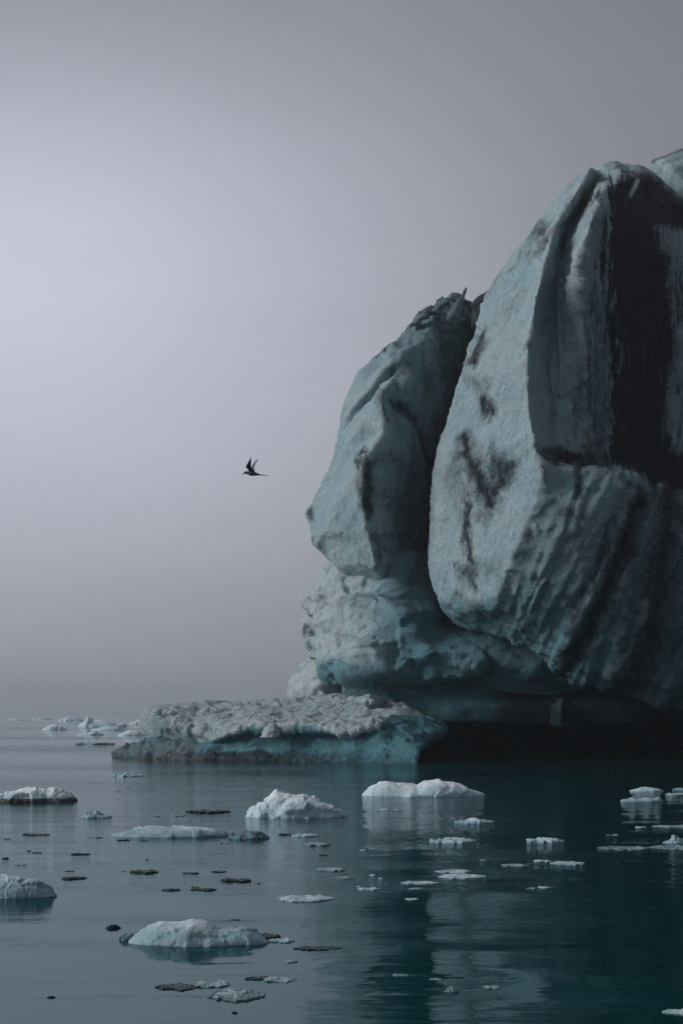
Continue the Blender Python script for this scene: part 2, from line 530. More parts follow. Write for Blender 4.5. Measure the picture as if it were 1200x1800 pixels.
def finish(name, me, shape, stains, size, amp=1.0, label=None):
    me = voxel(me, size)
    V, N = get_co(me), get_no(me)
    px, py = to_pixel(V)
    d = shape(V, N, px, py) if shape else 0
    d = d + amp * (0.30 * fbm(V, 0.28, 3, 21) + 0.13 * ridged(V, 0.75, 3, 31) * 0.5 + 0.10 * fbm(V, 1.9, 3, 41) + 0.09 * voronoi_step(V, 0.42, 52) + 0.06 * voronoi_step(V, 1.3, 51) + 0.045 * voronoi_step(V, 2.7, 53))
    V = V + N * np.asarray(d).reshape(-1, 1)
    set_co(me, V)
    s = stains(V, N, px, py)
    for k in ('dirt_shade', 'teal', 'brown', 'snow'):
        set_attr(me, k, np.clip(s.get(k, np.zeros(len(V))), 0, 1.3))
    shade_smooth(me)
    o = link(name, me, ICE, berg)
    if label: o['label'] = label
    return o

# --- the great front buttress
A_left = [(289, 1079), (293, 1067), (300, 1057), (307, 1050), (316, 1020), (333, 1002), (369, 967), (402, 942), (454, 896), (496, 867), (521, 854), (579, 842), (633, 825),
          (692, 804), (746, 788), (788, 771), (842, 765), (915, 757), (961, 755), (1026, 761), (1064, 778), (1085, 797), (1099, 815), (1106, 850),
          (1118, 892), (1140, 940), (1165, 968), (1195, 1000), (1207, 1080), (1225, 1140), (1243, 1210), (1255, 1330)]
A_right = [(289, 1086), (296, 1118), (303, 1135), (342, 1187), (380, 1240), (470, 1340), (650, 1430), (900, 1470), (1200, 1470), (1255, 1440)]
ridge_main = [(971, 412, 74.5), (955, 470, 73.6), (940, 540, 73.0), (927, 625, 72.6), (927, 708, 72.4), (934, 750, 72.2), (948, 800, 71.9), (950, 840, 71.7),
              (943, 880, 71.8), (918, 935, 72.2), (893, 1000, 72.8), (868, 1066, 74.0)]
ridge_back = [(1040, 299, 77.4), (1015, 338, 76.2), (990, 376, 75.4), (969, 408, 74.8)]
ridge_up = [(1056, 336, 75.4), (1044, 376, 74.2), (1026, 425, 73.9), (1010, 500, 74.0), (1003, 620, 73.9), (1000, 720, 73.7), (1003, 800, 73.5)]
valley = [(1046, 318, 79.2), (1026, 358, 78.6), (1004, 393, 78.0), (988, 425, 77.4), (978, 480, 76.2), (968, 560, 75.2), (962, 680, 74.2), (965, 790, 73.5)]
ledge_top = [(955, 801, 73.3), (985, 809, 73.5), (1020, 812, 73.7), (1090, 814, 74.2), (1140, 836, 75.0), (1210, 870, 75.6), (1470, 900, 79)]
ledge_lip = [(957, 812, 71.9), (985, 822, 72.1), (1020, 826, 72.3), (1090, 830, 72.8), (1140, 856, 73.8), (1210, 890, 74.3), (1470, 930, 78)]
A_ctrl = [(1083, 280, 79), (1118, 296, 78.5), (1135, 303, 78.0), (1187, 342, 78.5), (1470, 280, 84), (900, 280, 86), (700, 280, 90), (650, 700, 88),
          (942, 402, 78.8), (896, 454, 78.4), (867, 496, 78.2), (842, 579, 78.2), (825, 633, 78.3), (804, 692, 78.4), (771, 788, 78.6), (765, 842, 78.5), (757, 915, 78.4),
          (755, 961, 78.3), (761, 1026, 78.2), (778, 1064, 78.0), (797, 1085, 78.0), (815, 1100, 78.4),
          (925, 440, 75.7), (890, 530, 75.3), (860, 660, 75.6), (820, 850, 75.6), (815, 960, 75.5), (800, 1030, 76.0), (845, 1058, 74.8),
          (815, 1078, 77.0), (860, 1088, 76.4), (600, 1100, 84),
          (1060, 420, 75.2), (1090, 320, 77.0), (1100, 500, 75.3), (1160, 450, 76.0), (1200, 600, 76.4), (1120, 700, 75.4), (1185, 760, 76.4), (1300, 600, 78), (1470, 600, 82),
          (1055, 620, 74.6), (1060, 760, 74.6),
          (980, 900, 71.8), (1040, 900, 72.0), (1100, 930, 72.6), (1200, 950, 73.8), (960, 1000, 72.6), (1020, 1040, 72.6), (1100, 1080, 72.8), (1200, 1100, 73.8),
          (910, 1070, 74.2), (960, 1110, 74.4), (1000, 1160, 74.6), (1080, 1180, 74.4), (1200, 1200, 74.6), (930, 1135, 76.5), (1000, 1197, 76.5), (1080, 1212, 76.5), (1200, 1242, 76.5),
          (1330, 1258, 77), (1470, 1258, 80), (1470, 1100, 79), (780, 1260, 84), (1330, 1000, 75.5)]

def A_shape(V, N, px, py):
    d = np.zeros(len(V))
    front = smooth01(-N[:, 1], 0.0, 0.5)
    # fluting that runs down the shaded face
    fl = np.sin((px - 0.03 * (py - 600)) / 13.0 + 1.5 * np.sin(py / 140.0)) * smooth01(px, 955, 1010) * (1 - smooth01(py, 770, 800))
    d += 0.07 * fl * front
    H = np.stack([px / 30.0, py / 330.0, 0 * px], 1)
    d += 0.34 * ridged(H, 1.0, 3, 44) * front * smooth01(px, 945, 985) * (1 - smooth01(py, 775, 800)) * smooth01(py, 380, 460)
    # slanted layers of the lower face
    q = px + (py - 900) * 0.42
    lay = (np.sin(q / 17.0 + 0.8 * np.sin(py / 90.0)) + 0.6 * np.sin(q / 8.3 + 2)) * smooth01(py, 810, 880) * smooth01(px + (py - 900) * 0.5, 985, 1060)
    d += 0.09 * lay * front
    H2 = np.stack([q / 32.0, (py - 0.4 * px) / 260.0, 0 * px], 1)
    d += 0.36 * ridged(H2, 1.0, 3, 45) * front * smooth01(px + 0.5 * (py - 900), 955, 1010) * smooth01(py, 815, 870)
    for pts, w, dep in (([(1112, 892), (1093, 961), (1070, 1026), (1047, 1076), (1008, 1152), (993, 1187)], 9, 0.35),
                        ([(1070, 915), (1047, 984), (1016, 1056)], 6, 0.22),
                        ([(945, 785), (960, 801), (985, 809), (1020, 813), (1070, 815)], 4, 0.3),
                        ([(1016, 819), (1016, 869)], 4, 0.2),
                        ([(960, 420), (935, 470), (915, 520), (893, 560)], 7, 0.28)):
        d -= dep * stroke(px, py, pts, w) * front
    lit = smooth01(-N[:, 0], 0.2, 0.6)
    d += lit * (0.10 * fbm(V, (1.6, 1.6, 0.8), 3, 77) + 0.04 * ridged(V, 3.0, 2, 78))
    return d
def A_stains(V, N, px, py):
    front = smooth01(-N[:, 1], -0.25, 0.1)
    wob = 9 * fbm(V, (0.9, 0.9, 0.25), 3, 61) * 2
    qx = px + wob
    G = np.stack([px / 7.0, py / 95.0, np.zeros(len(px))], 1)
    hang = fbm(G, 1.0, 4, 91, 0.65)                                   # thin streaks hanging down the upper face
    G2 = np.stack([(px + (py - 900) * 0.45) / 9.0, (py - (px - 1000) * 0.4) / 110.0, np.zeros(len(px))], 1)
    slant = fbm(G2, 1.0, 4, 92, 0.65)                                 # and slanted layers on the lower one
    qs = px + wob * 0.6 + 62 * hang
    dirt_shade = 1.05 * poly_soft(qs, py, [(1066, 335), (1100, 300), (1130, 300), (1190, 345), (1240, 380), (1240, 420), (1150, 400), (1164, 458), (1172, 542), (1176, 610), (1164, 667), (1163, 750),
                              (1172, 790), (1230, 800), (1230, 885), (1140, 860), (1095, 822), (1066, 812), (1064, 790), (1073, 708), (1069, 625), (1056, 560), (1054, 450), (1058, 390)], 17)
    dirt_shade = np.maximum(dirt_shade, 0.60 * poly_soft(qs, py, [(1046, 385), (1070, 380), (1075, 810), (1020, 808), (1005, 760), (1010, 620), (1030, 500)], 40))
    dirt_shade = np.maximum(dirt_shade, (0.40 + 0.9 * hang) * poly_soft(qx, py, [(1150, 400), (1300, 430), (1300, 800), (1180, 800), (1160, 600)], 16))
    upface = smooth01(px + wob, 940, 1000) * (1 - smooth01(py, 795, 815)) * smooth01(py, 420, 520)
    loface = smooth01(px + 0.5 * (py - 900), 970, 1060) * smooth01(py, 805, 850)
    dirt_shade = np.where(dirt_shade > 0.02, dirt_shade + 0.75 * hang * (1 - smooth01(py, 790, 860)), dirt_shade)
    dirt_shade = np.maximum(dirt_shade, upface * (0.06 + 0.8 * hang))
    dirt_shade = np.maximum(dirt_shade, loface * (0.08 + 0.9 * slant + 0.36 * smooth01(px, 1050, 1170)))
    wx = 16 * fbm(V, 0.55, 2, 71) * 2 + 9 * fbm(V, 2.2, 3, 72) * 2
    wy = 22 * fbm(V, 0.5, 2, 73) * 2 + 12 * fbm(V, 2.0, 3, 74) * 2
    S = lambda pts, w, k, soft=1.0: k * stroke(px + wx, py + wy, pts, [x_ * 1.2 for x_ in w] if isinstance(w, list) else w * 1.25, soft + 0.8)
    for a in (S([(1112, 885), (1093, 961), (1070, 1026), (1047, 1076), (1008, 1152), (993, 1190)], [15, 13, 12, 12, 8, 6], 0.95),
              S([(1070, 915), (1047, 984), (1016, 1056), (1000, 1090)], [6, 7, 6, 4], 0.7),
              S([(1172, 880), (1169, 915), (1154, 991), (1146, 1064), (1123, 1141), (1104, 1200)], [26, 24, 24, 26, 22, 16], 0.85),
              S([(1195, 900), (1190, 1040), (1170, 1160)], 14, 0.5),
              S([(945, 780), (960, 800), (985, 808), (1020, 812), (1070, 816)], [3, 5, 5, 5, 9], 0.9),
              S([(945, 800), (950, 840)], 2.5, 0.6),
              S([(1016, 819), (1015, 872)], 6, 0.75), S([(1085, 850), (1090, 905)], 9, 0.45),
              S([(989, 911)], 9, 0.6), S([(932, 935), (930, 960)], 4, 0.5), S([(1030, 870), (1020, 940)], 6, 0.35),
              S([(978, 1095), (975, 1118)], 5, 0.5), S([(1060, 1010), (1080, 950)], 8, 0.3),
              S([(850, 596), (851, 618), (843, 640)], [7, 8, 5], 0.85), S([(838, 670), (846, 690)], 7, 0.5),
              S([(846, 705), (852, 728), (860, 742)], [6, 7, 8], 0.9),
              S([(815, 772), (826, 800), (846, 830), (851, 861), (866, 884)], [8, 11, 12, 11, 9], 0.95),
              S([(887, 808), (879, 846), (857, 880)], [10, 11, 9], 0.9), S([(846, 812), (870, 815)], 9, 0.5),
              S([(812, 800), (808, 850), (818, 890)], [10, 14, 12], 0.5, 1.4), S([(845, 900), (868, 905)], 10, 0.5),
              S([(818, 880), (818, 930), (823, 972), (829, 982)], [6, 6, 6, 5], 0.85), S([(830, 990), (818, 1008), (830, 1022)], [8, 9, 6], 0.7),
              S([(797, 995)], 4, 0.8), S([(862, 1000)], 6, 0.5),
              S([(800, 700), (812, 670), (828, 640)], 6, 0.45),
              S([(955, 402), (945, 412)], 8, 0.8), S([(1040, 300), (1010, 335)], 4, 0.3), S([(1050, 315), (1040, 360)], 7, 0.55),
              S([(1078, 292), (1100, 296)], 3, 0.5), S([(1046, 350), (1000, 425)], 3.5, 0.35), S([(935, 430), (905, 470)], 5, 0.5), S([(880, 480), (862, 520)], 4, 0.45)):
        dirt_shade = np.maximum(dirt_shade, a)
    clean = stroke(px, py, [(1119, 318), (1107, 345)], 3)          # a clean chip inside the sediment band
    dirt_shade = dirt_shade * (1 - clean)
    dirt_shade = np.where(front > 0, dirt_shade * front, 0)
    teal = 0.22 * smooth01(px + wob, 955, 985)
    teal = np.maximum(teal, 0.62 * smooth01(py, 1035, 1062))
    teal = np.maximum(teal, (0.42 + 0.25 * smooth01(py, 900, 1150)) * smooth01(px + 0.5 * (py - 900), 950, 985) * smooth01(py, 800, 850))
    return dict(dirt_shade=dirt_shade, teal=teal)
finish('front_buttress', relief_solid(A_left, A_right, A_ctrl, [ridge_main, ridge_back, ridge_up, valley, ledge_top, ledge_lip], 11.0, nu=260, soften=1), A_shape, A_stains, 0.085,
       label='tall pale buttress with its right half stained black by sediment')

# --- the sharp tooth that makes the left of the twin summits
Q_left = [(296, 1036), (304, 1028), (320, 1012), (334, 999), (352, 983), (372, 966)]
Q_right = [(296, 1038), (300, 1044), (308, 1050), (330, 1046), (352, 1030), (372, 1005)]
finish('summit_tooth', relief_solid(Q_left, Q_right, [(1036, 290, 78.0), (1000, 290, 79), (1060, 290, 79), (1016, 330, 76.3), (990, 368, 75.6), (965, 372, 77.6), (999, 334, 78.0), (1048, 310, 78.4), (1040, 345, 78.6), (1010, 376, 77.6)], [[(1037, 297, 77.4), (1024, 322, 76.4), (1008, 345, 75.9), (986, 374, 75.4)]], 2.0, nu=60, step=1.5, soften=1),
       None, lambda V, N, px, py: dict(dirt_shade=0.45 * stroke(px, py, [(1048, 306), (1046, 335), (1025, 360)], 7), teal=np.full(len(V), 0.05)), 0.07, amp=0.35, label='pale sharp tooth, left of the twin summits')

# --- the left tower, behind the crevice
B_left = [(527, 797), (532, 778), (543, 767), (548, 747), (562, 730), (580, 717), (597, 700), (613, 677), (630, 657), (655, 633), (680, 623), (707, 613), (757, 600), (797, 590),
          (840, 573), (887, 551), (900, 540), (910, 541), (920, 544), (957, 550), (970, 567), (990, 587), (1010, 600), (1040, 640), (1070, 700)]
B_right = [(527, 800), (538, 812), (548, 822), (551, 826), (556, 880), (1070, 880)]
bridge = [(667, 690, 79.2), (673, 757, 78.6), (655, 785, 78.5), (636, 812, 78.3), (638, 897, 78.2), (650, 947, 78.4), (662, 1000, 79.0)]
bgroove = [(690, 650, 81.0), (660, 690, 81.3), (630, 720, 82.2), (602, 757, 83.3)]
bouter = [(700, 625, 80.6), (665, 655, 80.9), (635, 695, 81.6), (610, 730, 82.8)]
bplane = [(668, 705, 79.4), (640, 735, 80.0), (612, 780, 81.2), (590, 830, 82.2)]
blow = [(636, 812, 78.3), (600, 865, 79.3), (567, 930, 80.6), (552, 957, 81.4)]
bmid = [(655, 772, 80.2), (628, 806, 80.6), (600, 845, 81.7), (575, 880, 82.8)]
B_ctrl = [(797, 520, 84), (767, 543, 84), (730, 562, 84), (700, 597, 84), (657, 630, 84.2), (633, 655, 84.2), (613, 707, 84.2), (600, 757, 84.2), (573, 840, 84.0), (540, 902, 84.0),
          (543, 925, 82.8), (567, 970, 81.6), (590, 992, 81.0), (500, 500, 90), (450, 900, 88), (480, 1070, 86),
          (830, 540, 84.5), (880, 540, 86), (880, 800, 88), (880, 1070, 87), (780, 600, 82.6), (740, 600, 81.6), (720, 650, 80.8), (780, 700, 83.2), (720, 730, 80.4), (770, 800, 83.2), (720, 820, 80.3),
          (700, 713, 80.2), (760, 900, 83.6), (690, 900, 80.2), (700, 1000, 80.2), (760, 1000, 83), (690, 600, 82.0), (700, 1070, 82)]
def B_shape(V, N, px, py):
    front = smooth01(-N[:, 1], 0.0, 0.5)
    d = 0.10 * fbm(V, (0.6, 0.6, 0.2), 3, 14)
    d -= 0.25 * stroke(px, py, [(700, 712), (735, 745), (752, 795), (760, 850)], 8) * front
    d -= 0.3 * stroke(px, py, [(690, 652), (655, 695), (625, 725), (603, 755)], 4) * front
    top = 1 - smooth01(py, 535, 585)
    d += top * (0.34 * ridged(V, 1.3, 3, 19) + 0.25 * voronoi_step(V, 1.5, 18) - 0.24)
    return d
def B_stains(V, N, px, py):
    front = smooth01(-N[:, 1], -0.25, 0.1)
    wob = 16 * fbm(V, 0.6, 3, 62) + 16 * fbm(V, 2.0, 3, 72)
    qx = px + wob
    qy = py + 26 * fbm(V, 0.8, 3, 66) + 14 * fbm(V, 2.4, 2, 67)
    dirt_shade = 0.62 * poly_soft(qx, py, [(755, 520), (880, 520), (880, 760), (790, 760), (770, 680), (752, 620)], 26)
    dirt_shade = np.maximum(dirt_shade, 0.42 * poly_soft(qx, py, [(800, 700), (880, 700), (880, 960), (800, 940), (772, 860)], 30))
    S = lambda pts, w, k, soft=1.0: k * stroke(qx, qy, pts, w, soft + 0.5)
    for a in (S([(690, 708), (705, 712), (735, 740), (752, 790), (757, 830)], [6, 8, 7, 6, 5], 0.85), S([(672, 690), (676, 740)], [9, 6], 0.6),
              S([(645, 792), (633, 808), (628, 814)], 4, 0.9), S([(643, 818), (643, 860), (645, 905)], [8, 9, 6], 0.85), S([(655, 810), (670, 800)], 7, 0.6),
              S([(690, 805), (725, 830)], 13, 0.5), S([(660, 870), (690, 880)], 18, 0.45), S([(657, 935), (668, 960), (663, 990)], [7, 10, 6], 0.6), S([(660, 940), (690, 942)], 6, 0.5),
              S([(717, 640), (712, 650)], 6, 0.6), S([(685, 610), (660, 628)], 4, 0.8), S([(730, 563), (705, 592)], 4, 0.55), S([(645, 655), (665, 640)], 8, 0.4),
              S([(541, 895), (541, 908)], 5, 0.8), S([(553, 940), (551, 958)], 4, 0.5), S([(800, 530), (770, 545), (745, 550)], 8, 0.7),
              S([(700, 680), (730, 700)], 14, 0.4)):
        dirt_shade = np.maximum(dirt_shade, a)
    inner = smooth01(qx, 655, 700)
    dirt_shade = np.maximum(dirt_shade, inner * (0.30 + 0.9 * fbm(np.stack([px / 22.0, py / 90.0, 0 * px], 1), 1.0, 4, 95, 0.6)))
    teal = np.maximum(0.55 * inner, 0.5 * smooth01(py, 985, 1040))
    brown = 0.8 * poly_soft(px, py, [(735, 950), (770, 940), (775, 1060), (740, 1050), (712, 1020)], 12)
    return dict(dirt_shade=dirt_shade * front, teal=teal, brown=brown)
finish('rear_tower', relief_solid(B_left, B_right, B_ctrl, [bridge, bgroove, bouter, bplane, blow, bmid], 8.0, nu=200, soften=2), B_shape, B_stains, 0.10,
       label='lower tower of grey ice left of the dark crevice')

# --- dark block closing the crevice
K_left = [(515, 853), (520, 845), (533, 831), (545, 829), (580, 824), (640, 815), (760, 790), (900, 780), (1050, 770)]
K_right = [(515, 858), (530, 900), (600, 930), (1050, 930)]
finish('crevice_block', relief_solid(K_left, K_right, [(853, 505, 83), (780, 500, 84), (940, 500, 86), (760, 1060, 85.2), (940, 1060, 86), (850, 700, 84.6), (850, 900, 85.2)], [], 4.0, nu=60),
       None, lambda V, N, px, py: dict(dirt_shade=0.75 + 0.3 * fbm(V, 0.7, 3, 5), teal=np.full(len(V), 0.5)), 0.13, label='dark dirty ice deep inside the crevice')

# --- splinters on the tower's crest
def splinter(name, pts, widths, d, label=None, depth=0.25):
    """a curved tapering shard along a line of pixels"""
    V, faces, n = [], [], 8
    for (x, y), w in zip(pts, widths):
        c = at(np.array(x, float), np.array(y, float), d)
        r = w * d / F
        for k in range(n):
            a = 2 * math.pi * k / n
            V.append(c + np.array([math.cos(a) * r, math.sin(a) * max(r, 0.02) * (1 + depth), 0.15 * r * math.sin(a * 2)]))
    m = len(pts)
    for j in range(m - 1):
        for k in range(n):
            faces.append((j * n + k, j * n + (k + 1) % n, (j + 1) * n + (k + 1) % n, (j + 1) * n + k))
    faces.append(tuple(range(n))[::-1]); faces.append(tuple(range((m - 1) * n, m * n)))
    me = mesh_from(name, V, faces)
    bm = bmesh.new(); bm.from_mesh(me)
    bmesh.ops.recalc_face_normals(bm, faces=bm.faces[:])
    bmesh.ops.subdivide_edges(bm, edges=bm.edges[:], cuts=2, use_grid_fill=True)
    bm.to_mesh(me); bm.free()
    V = get_co(me)
    V = V + np.stack([0.10 * fbm(V, 2.5, 3, 3), 0.1 * fbm(V, 2.5, 3, 4), 0.06 * fbm(V, 2.5, 3, 6)], 1)
    set_co(me, V)
    for k, v in (('dirt_shade', 0.6), ('teal', 0.2), ('brown', 0.1)):
        set_attr(me, k, np.full(len(V), v))
    shade_smooth(me)
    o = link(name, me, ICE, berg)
    if label: o['label'] = label
splinter('ice_spike', [(796, 560), (799, 548), (804, 536), (810, 526), (814, 517), (818, 509), (819.5, 505.5)], [13, 11, 9, 6.5, 3.8, 2.6, 1.1], 82.4, 'thin curved spike on the tower crest')
splinter('ice_fin', [(763, 552), (770, 541), (779, 534), (788, 530), (795, 534), (798, 548)], [10, 9, 8, 6, 7, 10], 83.0, 'curled fin beside the spike')
for pts, w in (([(812, 556), (813, 545), (814, 537)], [5, 3, 0.8]), ([(818, 556), (819, 546), (820, 539)], [5, 3, 0.8]), ([(824, 562), (824.5, 552), (824, 544)], [4, 2.4, 0.6]), ([(804, 556), (808, 541), (811, 532)], [6, 4, 1]),
               ([(745, 560), (748, 550), (752, 545)], [8, 6, 3]), ([(728, 572), (733, 563), (738, 559)], [8, 6, 3])):
    splinter('ice_tooth', pts, [x * 1.3 for x in w], 82.9)

# --- pale block behind the summit
H_left = [(252, 1260), (262, 1208), (270, 1184), (278, 1166), (281, 1152), (287, 1146), (296, 1145), (305, 1150), (420, 1130), (520, 1130)]
H_right = [(252, 1300), (290, 1420), (520, 1460)]
finish('summit_block', relief_solid(H_left, H_right, [(1260, 240, 90), (1120, 250, 90), (1145, 300, 88.5), (1180, 300, 87.0), (1120, 530, 88), (1300, 400, 85.5), (1460, 530, 88), (1470, 240, 92)], [], 7.0, nu=70),
       None, lambda V, N, px, py: dict(dirt_shade=0.7 * stroke(px, py, [(1148, 287), (1166, 280), (1185, 272), (1210, 262)], 2.5), teal=np.full(len(V), 0.25)), 0.13, label='pale block of ice behind the dark summit')

# --- ragged lower mass under the left tower
L_left = [(985, 600), (997, 588), (1014, 586), (1025, 570), (1037, 558), (1055, 544), (1064, 539), (1070, 550), (1081, 555), (1092, 550), (1105, 546), (1120, 548), (1131, 551), (1145, 561), (1160, 569),
          (1175, 569), (1184, 574), (1190, 596), (1198, 601), (1224, 603), (1238, 618), (1250, 636), (1262, 680)]
L_right = [(985, 760), (1000, 800), (1040, 900), (1100, 1010), (1262, 1030)]
L_ctrl = [(570, 980, 82), (690, 980, 80.2), (760, 980, 81), (900, 980, 81), (538, 1064, 83), (545, 1105, 82.5), (550, 1131, 82.2), (570, 1175, 81.5), (500, 1100, 85), (600, 1040, 81), (620, 1090, 80),
          (700, 1060, 79.8), (760, 1060, 80.2), (640, 1130, 79.0), (720, 1120, 78.8), (790, 1080, 81.5), (820, 1130, 79.6), (700, 1165, 79.2), (600, 1165, 80.2), (600, 1190, 80.4), (700, 1195, 80.2), (830, 1190, 79.5),
          (605, 1225, 81), (640, 1255, 81), (700, 1262, 81), (860, 1160, 78.8), (930, 1180, 78.6), (1030, 1100, 79), (1030, 1262, 80), (560, 1262, 84), (900, 1240, 80), (880, 1110, 79.5)]
L_ridge = [(575, 1172, 81.2), (610, 1183, 79.6), (680, 1178, 78.8), (760, 1160, 78.6), (840, 1172, 78.4)]
L_under = [(600, 1194, 81.0), (680, 1197, 80.4), (760, 1192, 80.2), (840, 1196, 80.0)]
def L_shape(V, N, px, py):
    left = 1 - smooth01(px, 590, 690)
    low = smooth01(py, 1190, 1205)
    d = (1 - low) * (0.24 * ridged(V, (0.3, 0.3, 0.8), 2, 24) + 0.42 * voronoi_step(V, 0.45, 25) + (0.04 + 0.22 * left) * voronoi_step(V * [1, 1, 1.8], 0.9, 26) + left * 0.09 * voronoi_step(V, 2.6, 28))
    return d
def L_stains(V, N, px, py):
    wob = 14 * fbm(V, 0.8, 3, 63)
    dirt_shade = np.zeros(len(V))
    for pts, w, k in (([(672, 1050), (700, 1062)], 7, 0.6), ([(700, 1070), (722, 1080)], 6, 0.6), ([(575, 1110), (620, 1120), (660, 1135)], 6, 0.4), ([(545, 1100), (552, 1115)], 4, 0.6), ([(770, 1095), (785, 1105)], 10, 0.5),
                      ([(935, 1190), (985, 1210)], 12, 0.5), ([(810, 1120), (870, 1150)], 14, 0.25)):
        dirt_shade = np.maximum(dirt_shade, k * stroke(px + wob, py, pts, w))
    teal = 0.02 + 0.7 * smooth01(px + wob, 620, 720)
    teal = np.maximum(teal, 0.72 * smooth01(py + wob, 1140, 1180))
    brown = 0.75 * poly_soft(px, py, [(715, 980), (770, 980), (785, 1070), (745, 1060), (722, 1030)], 12)
    return dict(dirt_shade=dirt_shade, teal=teal, brown=brown, snow=0.75 * (1 - smooth01(px + wob, 585, 680)) * (1 - smooth01(py, 1130, 1175)))
finish('lower_mass', relief_solid(L_left, L_right, L_ctrl, [L_ridge, L_under], 7.0, nu=150, step=2.0, soften=2), L_shape, L_stains, 0.09, amp=0.8,
       label='lumpy blue-green ice under the left tower')

# --- smooth undercut lip above the cave
U_left = [(1196, 720), (1200, 696), (1208, 676), (1220, 662), (1232, 655), (1248, 652), (1258, 662), (1266, 690), (1272, 726), (1277, 780)]
U_right = [(1196, 1300), (1277, 1450)]
U_ctrl = [(640, 1190, 82), (650, 1240, 81.6), (700, 1205, 80.4), (690, 1235, 79.8), (800, 1200, 80.2), (800, 1240, 79.2), (800, 1268, 79.4), (720, 1270, 80.0), (950, 1200, 80.0), (950, 1235, 79.0), (950, 1272, 79.4),
          (1100, 1240, 78.6), (1100, 1274, 79), (1300, 1240, 79), (1450, 1277, 82), (1450, 1190, 82), (660, 1280, 81.5)]
finish('undercut_lip', relief_solid(U_left, U_right, U_ctrl, [], 8.0, nu=150, step=1.5), None,
       lambda V, N, px, py: dict(dirt_shade=np.maximum(0.8 * smooth01(px + 26 * fbm(V, 0.5, 3, 9), 830, 900) * (1 - 0.0 * py), 0.6 * stroke(px, py, [(655, 1232), (668, 1213), (690, 1200)], 2)), teal=np.full(len(V), 0.95)), 0.09, amp=0.35,  # darker towards the right, with a thin dark line on the left arch
       label='smooth teal lip overhanging the dark cave')
# hanging stump under the lip
T_left = [(1226, 961), (1240, 963), (1258, 964), (1266, 961), (1272, 964), (1278, 975)]
T_right = [(1226, 1014), (1240, 1010), (1258, 1006), (1268, 1012), (1274, 1010), (1278, 1000)]
finish('hanging_stump', relief_solid(T_left, T_right, [(940, 1220, 79.5), (990, 1220, 78.9), (1040, 1220, 79.5), (955, 1240, 79.5), (985, 1245, 78.3), (1015, 1245, 79.5), (960, 1280, 79.7), (988, 1280, 79.0), (1015, 1280, 79.7)], [], 1.6, nu=50, step=1.5),
       None, lambda V, N, px, py: dict(dirt_shade=np.full(len(V), 0.58), teal=np.full(len(V), 0.9)), 0.06, amp=0.3, label='stubby ice column hanging under the lip')  # stump darkened all over: the overhang's shade is put into its colour

# --- the recessed foot inside the cave, standing in the water
E_left = [(1190, 690), (1240, 690), (1280, 650), (1330, 650), (1352, 650)]
E_right = [(1190, 1470), (1352, 1470)]
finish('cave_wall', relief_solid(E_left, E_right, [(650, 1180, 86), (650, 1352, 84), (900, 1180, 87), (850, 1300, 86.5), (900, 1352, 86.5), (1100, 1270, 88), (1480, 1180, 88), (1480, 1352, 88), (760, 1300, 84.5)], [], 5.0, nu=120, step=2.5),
       None, lambda V, N, px, py: dict(dirt_shade=0.72 + 0.4 * fbm(V, 0.5, 3, 7), teal=np.full(len(V), 0.9)), 0.12, amp=0.8, label='dark recessed ice wall at the back of the cave')  # wall dark all over, varied by noise

# --- the low foot reaching left
C_left = [(1229, 590), (1234, 528), (1238, 470), (1242, 420), (1244, 352), (1247, 300), (1250, 270), (1255, 261), (1262, 256), (1275, 257), (1288, 262), (1298, 266), (1304, 264), (1311, 252), (1318, 238), (1325, 220), (1332, 208), (1350, 205)]
C_right = [(1229, 640), (1236, 690), (1250, 720), (1265, 740), (1280, 784), (1290, 779), (1300, 762), (1312, 748), (1325, 735), (1340, 732), (1350, 733)]
lip = [(262, 1294, 80.6), (310, 1300, 79.9), (350, 1304, 79.0), (380, 1300, 77.6), (400, 1292, 77.0), (420, 1285, 76.8), (450, 1276, 76.6), (480, 1285, 76.0), (520, 1280, 75.8), (570, 1282, 75.4), (610, 1286, 74.8), (650, 1280, 74.6)]
rec = [(372, 1309, 78.1), (392, 1305, 77.9), (415, 1297, 77.6), (450, 1288, 77.3), (480, 1294, 76.7), (520, 1289, 76.5), (570, 1291, 76.0), (610, 1293, 75.4), (650, 1288, 75.0)]
low = [(240, 1316, 80.4), (300, 1320, 79.2), (360, 1324, 78.0), (430, 1322, 77.2), (520, 1323, 76.3), (600, 1324, 75.2), (680, 1322, 74.2), (733, 1322, 73.3)]
wl = [(200, 1330, 81.5), (260, 1335, 79.4), (340, 1337, 77.6), (430, 1338, 76.4), (520, 1340, 75.4), (600, 1341, 74.6), (690, 1342, 73.4), (735, 1343, 72.6)]
C_ctrl = [(590, 1225, 82), (528, 1230, 83), (420, 1238, 83), (350, 1240, 83), (270, 1246, 82.5), (256, 1262, 81.5), (220, 1240, 86), (180, 1300, 84), (180, 1355, 82),
          (300, 1265, 79.6), (360, 1262, 79.8), (420, 1258, 79.8), (500, 1255, 79.6), (560, 1250, 79.4), (620, 1245, 79.4), (620, 1262, 77.2), (540, 1266, 77.2), (460, 1264, 77.8), (340, 1284, 78.6), (400, 1276, 78.0),
          (690, 1240, 80), (700, 1270, 76.2), (780, 1286, 77.5), (790, 1270, 80), (760, 1330, 76), (700, 1300, 74.8), (740, 1305, 75.2), (300, 1355, 77.4), (500, 1355, 75), (740, 1355, 72)]
